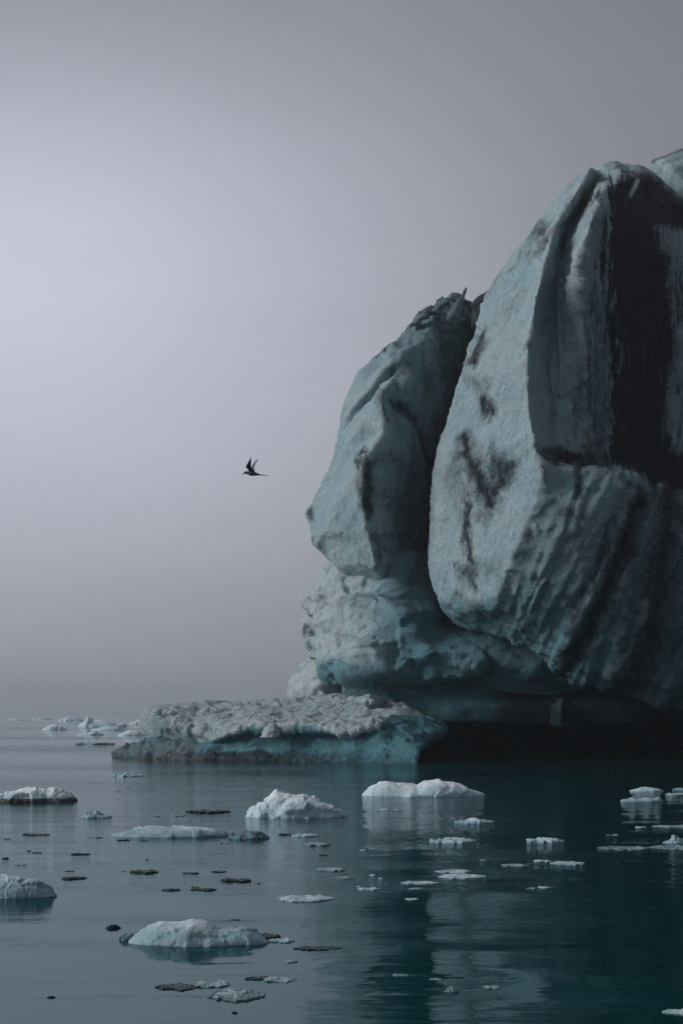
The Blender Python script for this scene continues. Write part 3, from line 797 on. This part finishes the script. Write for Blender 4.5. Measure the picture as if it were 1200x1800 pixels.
def C_shape(V, N, px, py):
    up = smooth01(N[:, 2], 0.0, 0.6)
    snow = np.maximum(up, 1 - smooth01(py - 0.02 * (px - 400), 1280, 1300))
    d = snow * (0.18 * ridged(V, 0.7, 2, 80) + 0.15 * ridged(V, 2.0, 3, 81) + 0.08 * fbm(V, 3.2, 3, 82) + 0.12 * voronoi_step(V, 1.5, 83) - 0.10)
    rock = (1 - smooth01(px, 370, 410)) * smooth01(py, 1295, 1306)
    d = d + rock * (0.10 * ridged(V, (1.0, 1.0, 2.6), 3, 84) + 0.12 * voronoi_step(V, 1.6, 85))
    return d
def C_stains(V, N, px, py):
    wob = 10 * fbm(V, 1.2, 3, 64)
    up = smooth01(N[:, 2], 0.1, 0.7)
    lipy = np.interp(px, [260, 310, 360, 380, 400, 420, 450, 480, 520, 570, 610, 650, 690], [1296, 1302, 1304, 1300, 1292, 1285, 1276, 1286, 1280, 1282, 1290, 1285, 1265])
    snow = 1 - smooth01(py + wob * 0.3, lipy - 3, lipy + 2)
    teal = (1 - snow) * 0.8
    teal = np.maximum(teal, 0.55 * stroke(px, py, [(280, 1268), (285, 1290)], 16))
    brown = snow * 0.50
    crust = snow * (0.18 + 0.35 * up)
    rock = (1 - smooth01(px + wob, 330, 430)) * smooth01(py + wob * 0.5, 1297, 1309)
    base = smooth01(py + wob * 0.4, 1325, 1333) * (1 - 0.55 * smooth01(px, 400, 700))
    brown = np.maximum(brown, 0.65 * rock)
    dirt_shade = np.maximum(0.40 * rock, 0.80 * base)
    return dict(dirt_shade=dirt_shade, teal=teal, brown=brown, snow=crust)
finish('low_foot', relief_solid(C_left, C_right, C_ctrl, [lip, rec, low, wl], 7.0, nu=260, step=1.0, soften=1), C_shape, C_stains, 0.075, amp=0.45,
       label='low flat foot with dirty snow crust, reaching out to the left')
# small upright wedges of clear ice standing on the foot's edge
def wedge(cx, cy, w, h, d, seed):
    rng = np.random.RandomState(seed)
    s = d / F
    c = at(np.array(float(cx)), np.array(float(cy)), d)
    nh, nr = 7, 10
    V, faces = [], []
    for j in range(nh):
        t = j / (nh - 1)
        for k in range(nr):
            a = 2 * math.pi * k / nr
            rr = w * s * 0.5 * (1 - 0.55 * t ** 1.5) * (0.85 + 0.3 * rng.rand())
            V.append((c[0] + math.cos(a) * rr + 0.15 * t * w * s, c[1] + math.sin(a) * rr * 0.7, c[2] + h * s * t))
    for j in range(nh - 1):
        for k in range(nr):
            faces.append((j * nr + k, j * nr + (k + 1) % nr, (j + 1) * nr + (k + 1) % nr, (j + 1) * nr + k))
    faces += [tuple(range(nr))[::-1], tuple(range((nh - 1) * nr, nh * nr))]
    me = mesh_from('ice_wedge', V, faces)
    for k, v in (('dirt_shade', 0.0), ('teal', 0.15), ('brown', 0.1)):
        set_attr(me, k, np.full(len(V), v))
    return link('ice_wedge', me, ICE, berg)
for i, a in enumerate(((474, 1296, 34, 24, 75.9), (420, 1285, 14, 12, 76.8), (274, 1258, 22, 12, 79.8), (300, 1256, 16, 8, 79.8), (650, 1283, 20, 22, 75.0), (360, 1252, 20, 9, 80))):
    wedge(*a, seed=i)

# --- bright knob behind the foot
D_left = [(1138, 556), (1146, 553), (1156, 551), (1165, 556), (1172, 540), (1180, 530), (1195, 523), (1210, 518), (1222, 517), (1245, 518)]
D_right = [(1138, 566), (1160, 580), (1180, 600), (1200, 625), (1245, 640)]
finish('sunlit_knob', relief_solid(D_left, D_right, [(500, 1130, 92), (560, 1130, 91), (640, 1130, 92), (560, 1180, 89.5), (600, 1185, 90), (530, 1210, 90), (580, 1200, 90.4), (640, 1200, 91), (500, 1250, 91), (570, 1225, 88.8), (640, 1250, 91)], [], 3.0, nu=60, step=1.5),
       lambda V, N, px, py: 0.25 * ridged(V, 0.9, 3, 88) + 0.15 * voronoi_step(V, 1.2, 89), lambda V, N, px, py: dict(teal=np.full(len(V), 0.0), snow=np.full(len(V), 1.0)), 0.08, amp=0.7,
       label='bright white knob of ice behind the foot')

# ------------------------------------------------------------------ drifting floes
MATS = dict(snow=SNOWY, frost=FROSTED, glass=GLASSY, black=BLACKICE)
_seed = [100]
def floe(x0, x1, yt, yb, kind, label, profile=None, mat='frost', dirt_shade=0.0, power=None, group=None, res=None, rough=1.0):
    """one piece of floating ice; its length, height and reach come from its waterline's distance"""
    _seed[0] += 7
    sd = _seed[0]
    rng = np.random.RandomState(sd)
    d0 = CAM_H * F / (yb - HOR)
    s = d0 / F
    W = (x1 - x0) * s
    if kind == 'mound':
        b = 0.30 * W
        h = CAM_H - (yt - HOR) * (d0 + b) / F
        q = power or 1.35
    else:
        h = max(0.15 * (yb - yt) * s, 0.010)
        db = (CAM_H - h) * F / (yt - HOR) if yt > HOR + 2 else d0 * 1.3
        b = min(max((db - d0) / 2, 0.12 * W), 0.62 * W)
        h = max(CAM_H - (yt - HOR) * (d0 + 1.9 * b) / F, 0.010)
        q = power or 0.30
    h = max(h, 0.01)
    if kind == 'mound':
        h *= 1 - 0.14 * rough
    if x1 - x0 < 25 and kind == 'mound':
        h = min(h, 0.20 * W)
    elif kind != 'mound':
        h = min(h, 0.07 * W)
    d = d0 + b
    xm = (0.5 * (x0 + x1) - 600) / F * d
    W *= d / d0
    big = (x1 - x0) > 90
    nu, nv = res or ((150, 90) if big and kind == 'mound' else (72, 40) if big else (44, 28))
    u = np.linspace(-1, 1, nu)
    u = np.sign(u) * np.abs(u) ** 0.85
    def rag(seed):
        """an angular outline: straight runs between uneven corners"""
        r = np.random.RandomState(seed)
        n = r.randint(5, 9)
        ku = np.concatenate([[-1], np.sort(r.uniform(-0.9, 0.9, n)), [1]])
        kv = np.concatenate([[0.12], r.uniform(0.45, 1.15, n) * (1 - np.abs(ku[1:-1]) ** 3) + 0.1, [0.12]])
        return np.interp(u, ku, kv)
    dome = np.clip(1 - np.abs(u) ** 2.0, 0, 1) ** 0.5
    wf = 0.55 * dome * 1.05 + 0.45 * rag(sd) if kind == 'mound' else rag(sd)
    wb = 0.55 * dome * 1.05 + 0.45 * rag(sd + 1) if kind == 'mound' else rag(sd + 1)
    end = np.clip((1 - np.abs(u)) / 0.06, 0, 1) ** 0.5
    wf, wb = wf * end, wb * end
    if profile is None:
        if kind == 'mound':
            profile = [(0, 0.1), (0.25, 0.7), (0.5, 1.0), (0.75, 0.7), (1, 0.1)]
        else:
            profile = [(0, 0.4), (0.2, 0.6 + 0.5 * rng.rand()), (0.5, 0.5 + 0.5 * rng.rand()), (0.8, 0.5 + 0.5 * rng.rand()), (1, 0.4)]
    prof = np.interp((u + 1) / 2, [p[0] for p in profile], [p[1] for p in profile])
    if kind == 'mound':
        prof = prof * np.clip((1 - np.abs(u)) / 0.10, 0, 1) ** 0.5
    phi = np.linspace(0, 2 * math.pi, nv, endpoint=False)
    c, sn = -np.cos(phi), np.sin(phi)
    top = sn >= 0
    V = np.zeros((nu, nv, 3))
    V[:, :, 0] = (u * W / 2)[:, None]
    V[:, :, 1] = np.where(c[None, :] < 0, c[None, :] * (wf * b)[:, None], c[None, :] * (wb * b)[:, None])
    sub = max(0.6 * h, 0.03) if kind != 'mound' else max(0.5 * h, 0.1)
    V[:, :, 2] = np.where(top[None, :], (h * prof)[:, None] * np.abs(sn[None, :]) ** q, -(sub * np.clip(dome, 0.15, 1))[:, None] * np.abs(sn[None, :]) ** 0.6)
    V = V.reshape(-1, 3)
    L = max(W, 0.05)
    faces = []
    for i in range(nu - 1):
        for j in range(nv):
            jj = (j + 1) % nv
            faces.append((i * nv + j, i * nv + jj, (i + 1) * nv + jj, (i + 1) * nv + j))
    faces.append(tuple(range(nv))[::-1]); faces.append(tuple(range((nu - 1) * nv, nu * nv)))
    me = mesh_from('ice_floe', V, faces)
    bm = bmesh.new(); bm.from_mesh(me); bmesh.ops.recalc_face_normals(bm, faces=bm.faces[:]); bm.to_mesh(me); bm.free()
    N = get_no(me)
    Q = V / L + sd * 1.7
    if kind == 'mound':
        size = min(h * 2.2, 0.5 * L)
        amt = size * rough * (0.08 * ridged(Q, (3, 3, 5), 2, sd) + 0.17 * voronoi_step(Q, 4.5, sd + 2) + 0.035 * voronoi_step(Q, 13.0, sd + 8) + 0.07 * fbm(Q, 9, 3, sd + 3))
    else:
        amt = h * rough * (0.45 * fbm(Q, 7, 3, sd) + 0.55 * voronoi_step(Q, 9.0, sd + 2))
    V = V + N * np.asarray(amt)[:, None]
    set_co(me, V)
    k = np.clip(V[:, 2] / h, 0, 1)
    up = get_no(me)[:, 2]
    kk = np.clip(V[:, 2] / h, 0, 1.2)
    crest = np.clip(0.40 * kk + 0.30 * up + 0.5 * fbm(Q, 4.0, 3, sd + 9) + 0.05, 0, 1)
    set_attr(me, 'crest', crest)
    dr = dirt_shade * (1 - smooth01(kk, 0.15, 0.6)) + dirt_shade * 0.5 * (fbm(Q, 5, 3, sd + 12) > 0.22)
    set_attr(me, 'dirt_shade', np.clip(dr, 0, 1))
    if kind == 'mound' or not big:
        shade_smooth(me)
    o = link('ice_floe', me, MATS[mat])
    o.location = (xm, d, float(water_height(np.array([[xm, d - 0.5 * b, 0.0]]))[0]))     # rides the swell
    tag(o, label, 'ice floe', group or 'ice floes drifting on the lagoon')
    return o

M, S = 'mound', 'slab'
# larger pieces
floe(-24, 131, 1384, 1410, M, 'white floe with dirty waterline and a jagged tooth, cut by the left edge', [(0, 0.3), (0.2, 0.45), (0.42, 0.95), (0.55, 1.0), (0.7, 0.8), (0.78, 1.0), (0.84, 0.72), (0.95, 0.5), (1, 0.15)], 'snow', 0.75)
floe(130, 198, 1422, 1438, M, 'small floe with bright jagged crest and clear tail, below the dirty-edged floe at left', [(0, 0.05), (0.2, 0.25), (0.33, 1.0), (0.45, 0.75), (0.6, 0.85), (0.8, 0.5), (1, 0.2)], 'frost')
floe(195, 402, 1450, 1472, M, 'long low translucent bluish floe left of its dark rounded companion', [(0, 0.1), (0.2, 0.6), (0.33, 1.0), (0.5, 0.85), (0.75, 0.8), (0.9, 0.7), (1, 0.3)], 'frost', power=1.2, rough=0.5)
floe(401, 474, 1456, 1475, M, 'dark rounded glassy floe touching the right end of the long low bluish floe', [(0, 0.3), (0.3, 0.8), (0.6, 1.0), (0.85, 0.7), (1, 0.2)], 'glass')
floe(434, 608, 1394, 1438, M, 'white craggy floe with a peaked crest, left of the double-humped floe', [(0, 0.3), (0.1, 0.42), (0.18, 0.6), (0.3, 0.95), (0.4, 1.0), (0.52, 0.98), (0.66, 0.85), (0.78, 0.5), (0.9, 0.3), (1, 0.12)], 'snow', 0.12, rough=0.75)
floe(638, 849, 1371, 1401, M, 'smooth white double-humped floe just in front of the cave', [(0, 0.3), (0.1, 0.75), (0.2, 0.95), (0.33, 0.8), (0.45, 0.55), (0.52, 0.9), (0.62, 1.0), (0.75, 0.95), (0.88, 0.45), (1, 0.1)], 'snow', power=1.2, rough=0.5)
floe(-60, 100, 1538, 1580, M, 'smooth pale blue hump of ice cut by the left edge in the lower third', [(0, 0.6), (0.35, 1.0), (0.6, 0.95), (0.8, 0.75), (0.93, 0.5), (1, 0.1)], 'frost', power=1.2, rough=0.4)
floe(226, 476, 1617, 1666, M, 'largest near floe, frosted and twin-lobed, at lower left', [(0, 0.15), (0.1, 0.5), (0.22, 0.85), (0.35, 0.92), (0.45, 1.0), (0.55, 0.85), (0.64, 0.55), (0.78, 0.62), (0.9, 0.4), (1, 0.1)], 'frost', power=1.25, rough=0.45)
floe(210, 242, 1638, 1653, M, 'dark clear lump stuck at the left tip of the largest near floe', [(0, 0.5), (0.3, 1.0), (0.7, 0.9), (1, 0.3)], 'glass')
floe(372, 452, 1627, 1641, S, 'pale slab behind the right shoulder of the largest near floe', mat='glass')
floe(440, 494, 1640, 1651, S, 'dark thin plate between the largest near floe and its white-edged neighbour', mat='black')
floe(468, 518, 1646, 1658, S, 'white-edged oval plate off the right tip of the largest near floe', mat='frost')
floe(515, 602, 1662, 1671, S, 'black jagged strip of ice right of the largest near floe', mat='black')
floe(272, 350, 1722, 1737, S, 'dark slab with a white left nose in the bottom pair', mat='black')
floe(340, 406, 1718, 1732, S, 'slab with a bright rounded rim, behind the lowest frosted slab', mat='glass')
floe(365, 465, 1734, 1756, S, 'lowest frosted slab with a dark front edge near the bottom', mat='glass')
floe(430, 486, 1713, 1721, S, 'black thin plate, left one of the joined pair above the lowest frosted slab', mat='black')
floe(462, 522, 1714, 1725, S, 'grey thin plate, right one of the joined pair above the lowest frosted slab', mat='glass')
floe(496, 523, 1685, 1693, S, 'small grey ring-edged plate below the black jagged strip', mat='glass')
floe(83, 98, 1740, 1751, M, 'small black chunk alone at the bottom left', mat='black')
floe(186, 212, 1626, 1634, M, 'small dark chunk up and left of the largest near floe', mat='black')
floe(396, 402, 1608, 1616, M, 'tiny upright shard above the largest near floe', mat='glass')
floe(405, 422, 1611, 1616, S, 'tiny black flake right of the upright shard above the largest near floe', mat='black')
floe(407, 418, 1774, 1780, M, 'tiny black speck of ice lowest in the picture, below the frosted slab', mat='black')
floe(1163, 1222, 1771, 1783, S, 'pale floe cut by the right edge at the bottom corner', mat='frost')
floe(689, 719, 1711, 1717, S, 'dim flat flake at lower centre, left of three in the reflection', mat='glass')
floe(754, 778, 1717, 1723, S, 'dim flat flake at lower centre, middle of the three in the reflection', mat='glass')
floe(782, 808, 1730, 1741, M, 'rounded pale lump at lower centre below the dim flakes', mat='glass')
floe(848, 880, 1728, 1737, S, 'thin flake at lower centre, right of the rounded pale lump', mat='glass')
# middle distance, left
floe(482, 587, 1574, 1587, S, 'long slab with bright white top right of centre, edge of the dark reflection', mat='frost')
floe(552, 607, 1524, 1532, S, 'grey plate straddling the edge of the dark reflection', mat='glass')
floe(588, 625, 1537, 1543, S, 'faint awash plate just right of the grey plate at the reflection edge', mat='glass')
floe(490, 524, 1459, 1468, S, 'dark crusted slab with white flecks below the craggy floe, left piece', mat='black')
floe(512, 560, 1461, 1471, S, 'pale rough slab below the craggy white floe, right piece', mat='frost')
floe(531, 580, 1479, 1487, S, 'flat grey plate below the pale rough slab', mat='glass')
floe(559, 576, 1496, 1503, S, 'small knobbly chip below the flat grey plate', mat='black')
floe(326, 405, 1421, 1430, S, 'flat black slab left of the craggy white floe', mat='black', power=0.2)
floe(299, 326, 1430, 1435, S, 'faint awash patch left of the flat black slab', mat='glass')
floe(271, 283, 1432, 1436, S, 'tiny dark flake left of the faint awash patch', mat='black')
floe(196, 264, 1358, 1365, S, 'thin white line of ice with a small peak, below the tip of the berg foot', [(0, 0.3), (0.3, 0.5), (0.4, 1.6), (0.5, 0.5), (1, 0.4)], 'frost')
floe(40, 88, 1463, 1469, S, 'thin black plate left of the long low bluish floe', mat='black')
floe(6, 20, 1471, 1475, S, 'tiny black flake at the left edge under the thin black plate', mat='black')
floe(154, 181, 1468, 1473, S, 'short grey plate close to the left tip of the long low bluish floe', mat='glass')
floe(206, 229, 1473, 1478, S, 'dark flake under the left part of the long low bluish floe', mat='black')
floe(245, 260, 1473, 1478, S, 'second dark flake under the long low bluish floe', mat='black')
floe(387, 392, 1478, 1483, M, 'black speck of ice under the junction of bluish and dark floe, left one', mat='black')
floe(398, 403, 1478, 1483, M, 'black speck of ice under the dark rounded glassy floe, right one', mat='black')
floe(48, 55, 1491, 1496, M, 'black speck left of the small plate at far left', mat='black')
floe(57, 74, 1495, 1500, S, 'small black plate at far left right of the speck', mat='black')
floe(4, 17, 1502, 1510, M, 'small dark lump at the left edge above the ring plate', mat='black')
floe(24, 48, 1514, 1521, S, 'small ring-edged plate at far left above the pale blue hump', mat='glass')
floe(125, 159, 1498, 1504, S, 'dark plate with white left tip, upper of the pair right of the left-edge pieces', mat='black')
floe(115, 132, 1528, 1533, S, 'small black plate directly above the longer jagged one at left', mat='black')
floe(109, 154, 1539, 1547, S, 'longer jagged black plate right of the pale blue hump', mat='black')
floe(215, 224, 1529, 1533, S, 'tiny flake left of the black lens-shaped slab', mat='black')
floe(228, 279, 1528, 1537, S, 'black lens-shaped slab with white back rim in the open left water', mat='black')
floe(256, 262, 1507, 1511, M, 'lone dark speck above the black lens-shaped slab', mat='black')
floe(228, 237, 1549, 1553, S, 'tiny pale flake below the black lens-shaped slab', mat='glass')
floe(320, 350, 1530, 1537, S, 'short black plate right of the lens-shaped slab', mat='black')
floe(371, 398, 1529, 1534, S, 'thin black plate, rightmost in the row of the lens-shaped slab', mat='black')
floe(388, 441, 1542, 1551, S, 'dark jagged plate with pale left end, below the rightmost thin plate', mat='black')
floe(451, 458, 1549, 1553, M, 'black speck right of the dark jagged plate', mat='black')
floe(285, 317, 1559, 1568, S, 'stubby black block of ice below the short black plate', mat='black')
floe(335, 381, 1560, 1568, S, 'thin black lens right of the stubby black block', mat='black')
floe(336, 350, 1557, 1561, S, 'tiny flake touching the top of the thin black lens', mat='black')
# middle distance, right (over the dark reflection)
floe(755, 837, 1465, 1483, S, 'flat oval pale floe, largest in the dark reflection', mat='frost')
floe(798, 868, 1433, 1448, S, 'pale floe with a bright knob on top, right below the double-humped floe', [(0, 0.4), (0.3, 0.55), (0.5, 1.5), (0.6, 1.3), (0.7, 0.6), (1, 0.4)], 'frost')
floe(924, 992, 1469, 1482, S, 'pale floe split in two lobes in the middle of the dark reflection', [(0, 0.8), (0.2, 0.9), (0.27, 0.3), (0.35, 1.1), (0.6, 1.2), (1, 0.5)], 'frost')
floe(1104, 1167, 1382, 1391, M, 'pale low floe near the right edge, upper of the stacked-looking pair', mat='snow', rough=0.4, power=1.3)
floe(1089, 1164, 1401, 1409, M, 'ragged toothed floe near the right edge, lower of the stacked-looking pair', [(0, 0.3), (0.2, 0.6), (0.3, 1.0), (0.4, 0.5), (0.6, 0.9), (0.75, 0.6), (0.9, 1.0), (1, 0.3)], 'frost', rough=0.35)
floe(1181, 1230, 1383, 1390, S, 'grey floe cut by the right edge beside the stacked-looking pair', mat='glass')
floe(1169, 1206, 1392, 1398, S, 'thin white strip just below the grey floe at the right edge', mat='frost')
floe(1164, 1224, 1462, 1483, M, 'floe with a curled upright fin at the right edge', [(0, 0.25), (0.2, 0.4), (0.3, 1.0), (0.45, 0.6), (0.6, 0.3), (1, 0.3)], 'frost')
floe(1049, 1140, 1486, 1495, S, 'long flat teal floe left of a similar one at the right edge', mat='glass')
floe(1138, 1230, 1485, 1494, S, 'long flat teal floe running out of the right edge', mat='glass')
floe(1143, 1220, 1449, 1455, S, 'thin pale line of ice above the finned floe', mat='glass')
floe(1115, 1136, 1449, 1455, S, 'tiny pale floe left of the thin pale line', mat='frost')
floe(1064, 1074, 1462, 1468, S, 'tiny pale fleck, left of two above the long teal floe', mat='glass')
floe(1075, 1086, 1461, 1468, S, 'tiny pale fleck, right of two above the long teal floe', mat='frost')
floe(937, 968, 1508, 1515, S, 'short pale plate touching a longer one in the dark reflection', mat='frost')
floe(966, 1027, 1512, 1520, S, 'longer pale plate in the dark reflection below the split floe', mat='frost')
floe(879, 927, 1517, 1523, S, 'dim teal plate left of the touching pale plates', mat='glass')
floe(924, 942, 1560, 1565, S, 'tiny dim plate, left of two low in the dark reflection', mat='glass')
floe(944, 967, 1557, 1563, S, 'tiny pale plate, right of two low in the dark reflection', mat='frost')
floe(842, 856, 1506, 1511, S, 'tiny dim fleck above the twin pale plates', mat='glass')
floe(763, 827, 1527, 1534, S, 'straight pale plate, upper of the twin pale plates', mat='frost')
floe(769, 854, 1534, 1544, S, 'tapering pale plate, lower of the twin pale plates', mat='frost')
floe(703, 773, 1548, 1555, S, 'thin pale plate left of and below the twin plates', mat='frost')
floe(717, 742, 1561, 1567, S, 'small pale flake under the thin pale plate, upper one', mat='glass')
floe(711, 736, 1577, 1584, S, 'small pale flake under the thin pale plate, lower one', mat='frost')
floe(649, 661, 1530, 1538, M, 'small white shard, left of two upright shards', mat='snow')
floe(665, 673, 1530, 1543, M, 'small white shard, right and narrower of two upright shards', [(0, 0.3), (0.5, 1), (1, 0.4)], mat='snow')
floe(629, 667, 1558, 1568, S, 'small fan-shaped pale floe below the upright shards', mat='frost')
floe(627, 634, 1551, 1560, M, 'tiny glint of ice at the tip of the fan-shaped floe', mat='snow')
floe(668, 684, 1418, 1424, S, 'tiny white fleck under the double-humped floe, left one', mat='snow')
floe(692, 705, 1419, 1424, S, 'tiny pale fleck under the double-humped floe, right one', mat='frost')
floe(631, 643, 1490, 1495, S, 'tiny white fleck at the reflection edge below the craggy floe', mat='frost')
# far field in the mist
far = 'misty floes in the far left distance'
floe(138, 222, 1257, 1278, M, 'largest misty floe in the far distance left of the berg foot', [(0, 0.35), (0.12, 0.4), (0.2, 1.0), (0.3, 0.5), (0.5, 0.6), (0.65, 0.35), (1, 0.2)], 'snow', group=far, rough=0.4)
floe(158, 224, 1274, 1284, M, 'misty white floe in front of the largest misty one', mat='snow', group=far, rough=0.4)
floe(76, 118, 1273, 1283, M, 'misty floe left of the largest misty one', mat='snow', group=far, rough=0.4)
floe(134, 184, 1284, 1292, M, 'misty low floe below the misty white one, left of two', [(0, 0.2), (0.4, 0.5), (0.7, 1), (1, 0.3)], mat='snow', group=far, rough=0.4)
floe(208, 258, 1283, 1293, M, 'misty pale floe close to the tip of the berg foot', mat='snow', group=far, rough=0.4)
floe(130, 202, 1304, 1309, S, 'thin grey plate nearest of the misty floes', mat='glass', group=far)
floe(14, 46, 1261, 1266, S, 'faintest misty floe at the far left edge', mat='snow', group=far, rough=0.4)
floe(58, 92, 1258, 1264, S, 'faint misty floe on the horizon at far left, beside the faintest', mat='snow', group=far, rough=0.4)
floe(100, 150, 1259, 1267, M, 'faint low misty floe just left of the largest misty one', mat='snow', group=far, rough=0.4)
floe(228, 262, 1266, 1273, M, 'faint misty floe just behind the upright end of the berg foot', mat='snow', group=far, rough=0.4)

# pale chips lying at the foot of the berg
for i, (cx, cy, w, lab) in enumerate(((314, 1332, 6, 'white ice chip at the waterline of the berg foot, leftmost'), (332, 1333, 7, 'white ice chip at the waterline of the berg foot, second from left'),
                                 (485, 1336, 6, 'white ice chip at the waterline under the middle of the berg foot'))):
    o = floe(cx - w / 2, cx + w / 2, cy - 7, cy + 1, M, lab, [(0, 0.4), (0.4, 1), (1, 0.2)], 'snow', group='ice chips at the berg foot')

# ------------------------------------------------------------------ the tern
def build_tern():
    d = 27.0
    s = d / F
    root = at(np.array(441.0), np.array(832.0), d)
    def loc(x, y, dy=0.0):
        return np.array([(x - 441) * s, dy, (832 - y) * s])
    V, Fc, C = [], [], []
    def ring_loft(stations, n=14, col=None):
        base = len(V)
        for (c, rz, ry) in stations:
            for k in range(n):
                a = 2 * math.pi * k / n
                V.append(c + np.array([0, math.cos(a) * ry, math.sin(a) * rz]))
        m = len(stations)
        for j in range(m - 1):
            for k in range(n):
                Fc.append((base + j * n + k, base + j * n + (k + 1) % n, base + (j + 1) * n + (k + 1) % n, base + (j + 1) * n + k))
        Fc.append(tuple(base + k for k in range(n))[::-1]); Fc.append(tuple(base + (m - 1) * n + k for k in range(n)))
    px = lambda v: v * s
    # bill, head, body, tail in one loft
    ring_loft([(loc(424.3, 833.8), px(0.25), px(0.25)), (loc(426.5, 833.2), px(0.6), px(0.5)), (loc(428.6, 832.4), px(0.9), px(0.8)), (loc(429.6, 831.6), px(1.7), px(1.5)), (loc(431.5, 830.8), px(2.3), px(2.0)),
               (loc(433.5, 830.8), px(2.5), px(2.2)), (loc(436, 831.4), px(3.2), px(2.9)), (loc(440, 832.2), px(4.2), px(3.9)), (loc(444, 832.4), px(4.3), px(4.0)), (loc(448, 832.8), px(3.5), px(3.3)),
               (loc(452, 833.8), px(2.3), px(2.4)), (loc(456, 834.6), px(1.3), px(2.0)), (loc(460, 835.0), px(0.8), px(1.8))])
    for sy in (-1, 1):      # tail streamers
        ring_loft([(loc(457, 834.6, sy * px(0.8)), px(0.8), px(0.9)), (loc(463, 835.1, sy * px(1.8)), px(0.55), px(0.6)), (loc(468, 835.6, sy * px(2.5)), px(0.4), px(0.4)), (loc(472.5, 836.0, sy * px(3.2)), px(0.22), px(0.22))], 8)
    def wing(sec):
        """sec: (leading point, trailing point, thickness)"""
        n = 12; base = len(V)
        for le, te, th in sec:
            for k in range(n):
                a = 2 * math.pi * k / n
                t = 0.5 - 0.5 * math.cos(a)
                p = le + (te - le) * t
                ch = te - le
                up = np.array([0.0, 1.0, 0.25])
                V.append(p + up * math.sin(a) * th * (1 - 0.55 * t))
        m = len(sec)
        for j in range(m - 1):
            for k in range(n):
                Fc.append((base + j * n + k, base + j * n + (k + 1) % n, base + (j + 1) * n + (k + 1) % n, base + (j + 1) * n + k))
        Fc.append(tuple(base + k for k in range(n))[::-1]); Fc.append(tuple(base + (m - 1) * n + k for k in range(n)))
    wing([(loc(437, 830, -px(1)), loc(449.5, 832, -px(1)), px(1.1)), (loc(436.4, 826.5, -px(4)), loc(446.5, 828.5, -px(4)), px(0.9)), (loc(432.4, 823.0, -px(11)), loc(443.5, 824, -px(11)), px(0.75)),
          (loc(433.0, 820.5, -px(15)), loc(442.0, 819.5, -px(16)), px(0.65)), (loc(437.2, 814.5, -px(21)), loc(442.6, 813.8, -px(22)), px(0.55)), (loc(441.0, 809.0, -px(26)), loc(443.2, 809.0, -px(27)), px(0.4)),
          (loc(443.4, 805.6, -px(29)), loc(443.9, 805.4, -px(29)), px(0.2))])
    wing([(loc(438, 830, px(1)), loc(449.5, 831.5, px(1)), px(1.1)), (loc(440.5, 825.5, px(5)), loc(448.2, 828, px(5)), px(0.9)), (loc(441.3, 820.6, px(11)), loc(447.4, 823, px(11)), px(0.75)),
          (loc(442.2, 815.8, px(16)), loc(446.6, 818, px(16)), px(0.65)), (loc(445.5, 810.5, px(21)), loc(449.0, 811.6, px(21)), px(0.5)), (loc(450.0, 804.8, px(26)), loc(451.6, 806.2, px(26)), px(0.4)),
          (loc(453.4, 801.9, px(29)), loc(454.0, 801.4, px(29)), px(0.2))])
    me = mesh_from('flying_tern', V, Fc)
    bm = bmesh.new(); bm.from_mesh(me); bmesh.ops.recalc_face_normals(bm, faces=bm.faces[:]); bm.to_mesh(me); bm.free()
    me = voxel(me, 0.0026)
    W = get_co(me)
    x = W[:, 0] / s + 441; y = 832 - W[:, 2] / s
    cap = ((x > 429) & (x < 435.5) & (y < 831.2 - 0.10 * (x - 431)) & (y > 826.5) & (np.abs(W[:, 1]) < px(2.6))).astype(float)
    bill = (x < 429.2).astype(float)
    wingm = smooth01(827 - y, 0, 2)
    pale = smooth01(W[:, 1], px(3), px(5)) * smooth01(828 - y, 0, 2)
    pale = np.maximum(pale, ((x > 434.2) & (x < 437.5) & (y > 826.4) & (y < 829.2) & (np.abs(W[:, 1]) < px(3))) * 1.0)
    set_attr(me, 'pale', pale); set_attr(me, 'cap', cap); set_attr(me, 'bill', bill); set_attr(me, 'wing', wingm)
    shade_smooth(me)
    m = NT('tern_plumage')
    p = m.coord()
    col = m.mix(m.noise(p, 40, 3), rgb(0.070, 0.085, 0.095), rgb(0.11, 0.125, 0.135))
    far_wing = m.attr('wing')
    col = m.mix(far_wing, col, rgb(0.10, 0.115, 0.125))
    col = m.mix(m.attr('pale'), col, rgb(0.34, 0.35, 0.38))
    col = m.mix(m.attr('cap'), col, rgb(0.008, 0.008, 0.010))
    col = m.mix(m.attr('bill'), col, rgb(0.03, 0.012, 0.012))
    m.bsdf(Base_Color=col, Roughness=0.75)
    o = link('tern', me, m.mat)
    o.location = root
    tag(o, 'slender dark tern with black cap and raised wings, flying left through the fog', 'bird')
build_tern()

# ------------------------------------------------------------------ the mist
def build_haze():
    bm = bmesh.new()
    bmesh.ops.create_cube(bm, size=1.0)
    for v in bm.verts:
        v.co = Vector((v.co.x * 2900, 1430 + v.co.y * 3000, 14.5 + v.co.z * 33))
    me = bpy.data.meshes.new('haze'); bm.to_mesh(me); bm.free()
    m = NT('mist')
    vol = m.n('ShaderNodeVolumePrincipled')
    vol.inputs['Color'].default_value = (0.93, 0.96, 1.0, 1)
    vol.inputs['Density'].default_value = 0.00055
    vol.inputs['Anisotropy'].default_value = 0.6
    out = m.n('ShaderNodeOutputMaterial')
    m.t.links.new(vol.outputs[0], out.inputs['Volume'])
    o = link('haze', me, m.mat)
    tag(o, 'pale even mist lying over the whole lagoon', 'mist', kind='stuff')
build_haze()
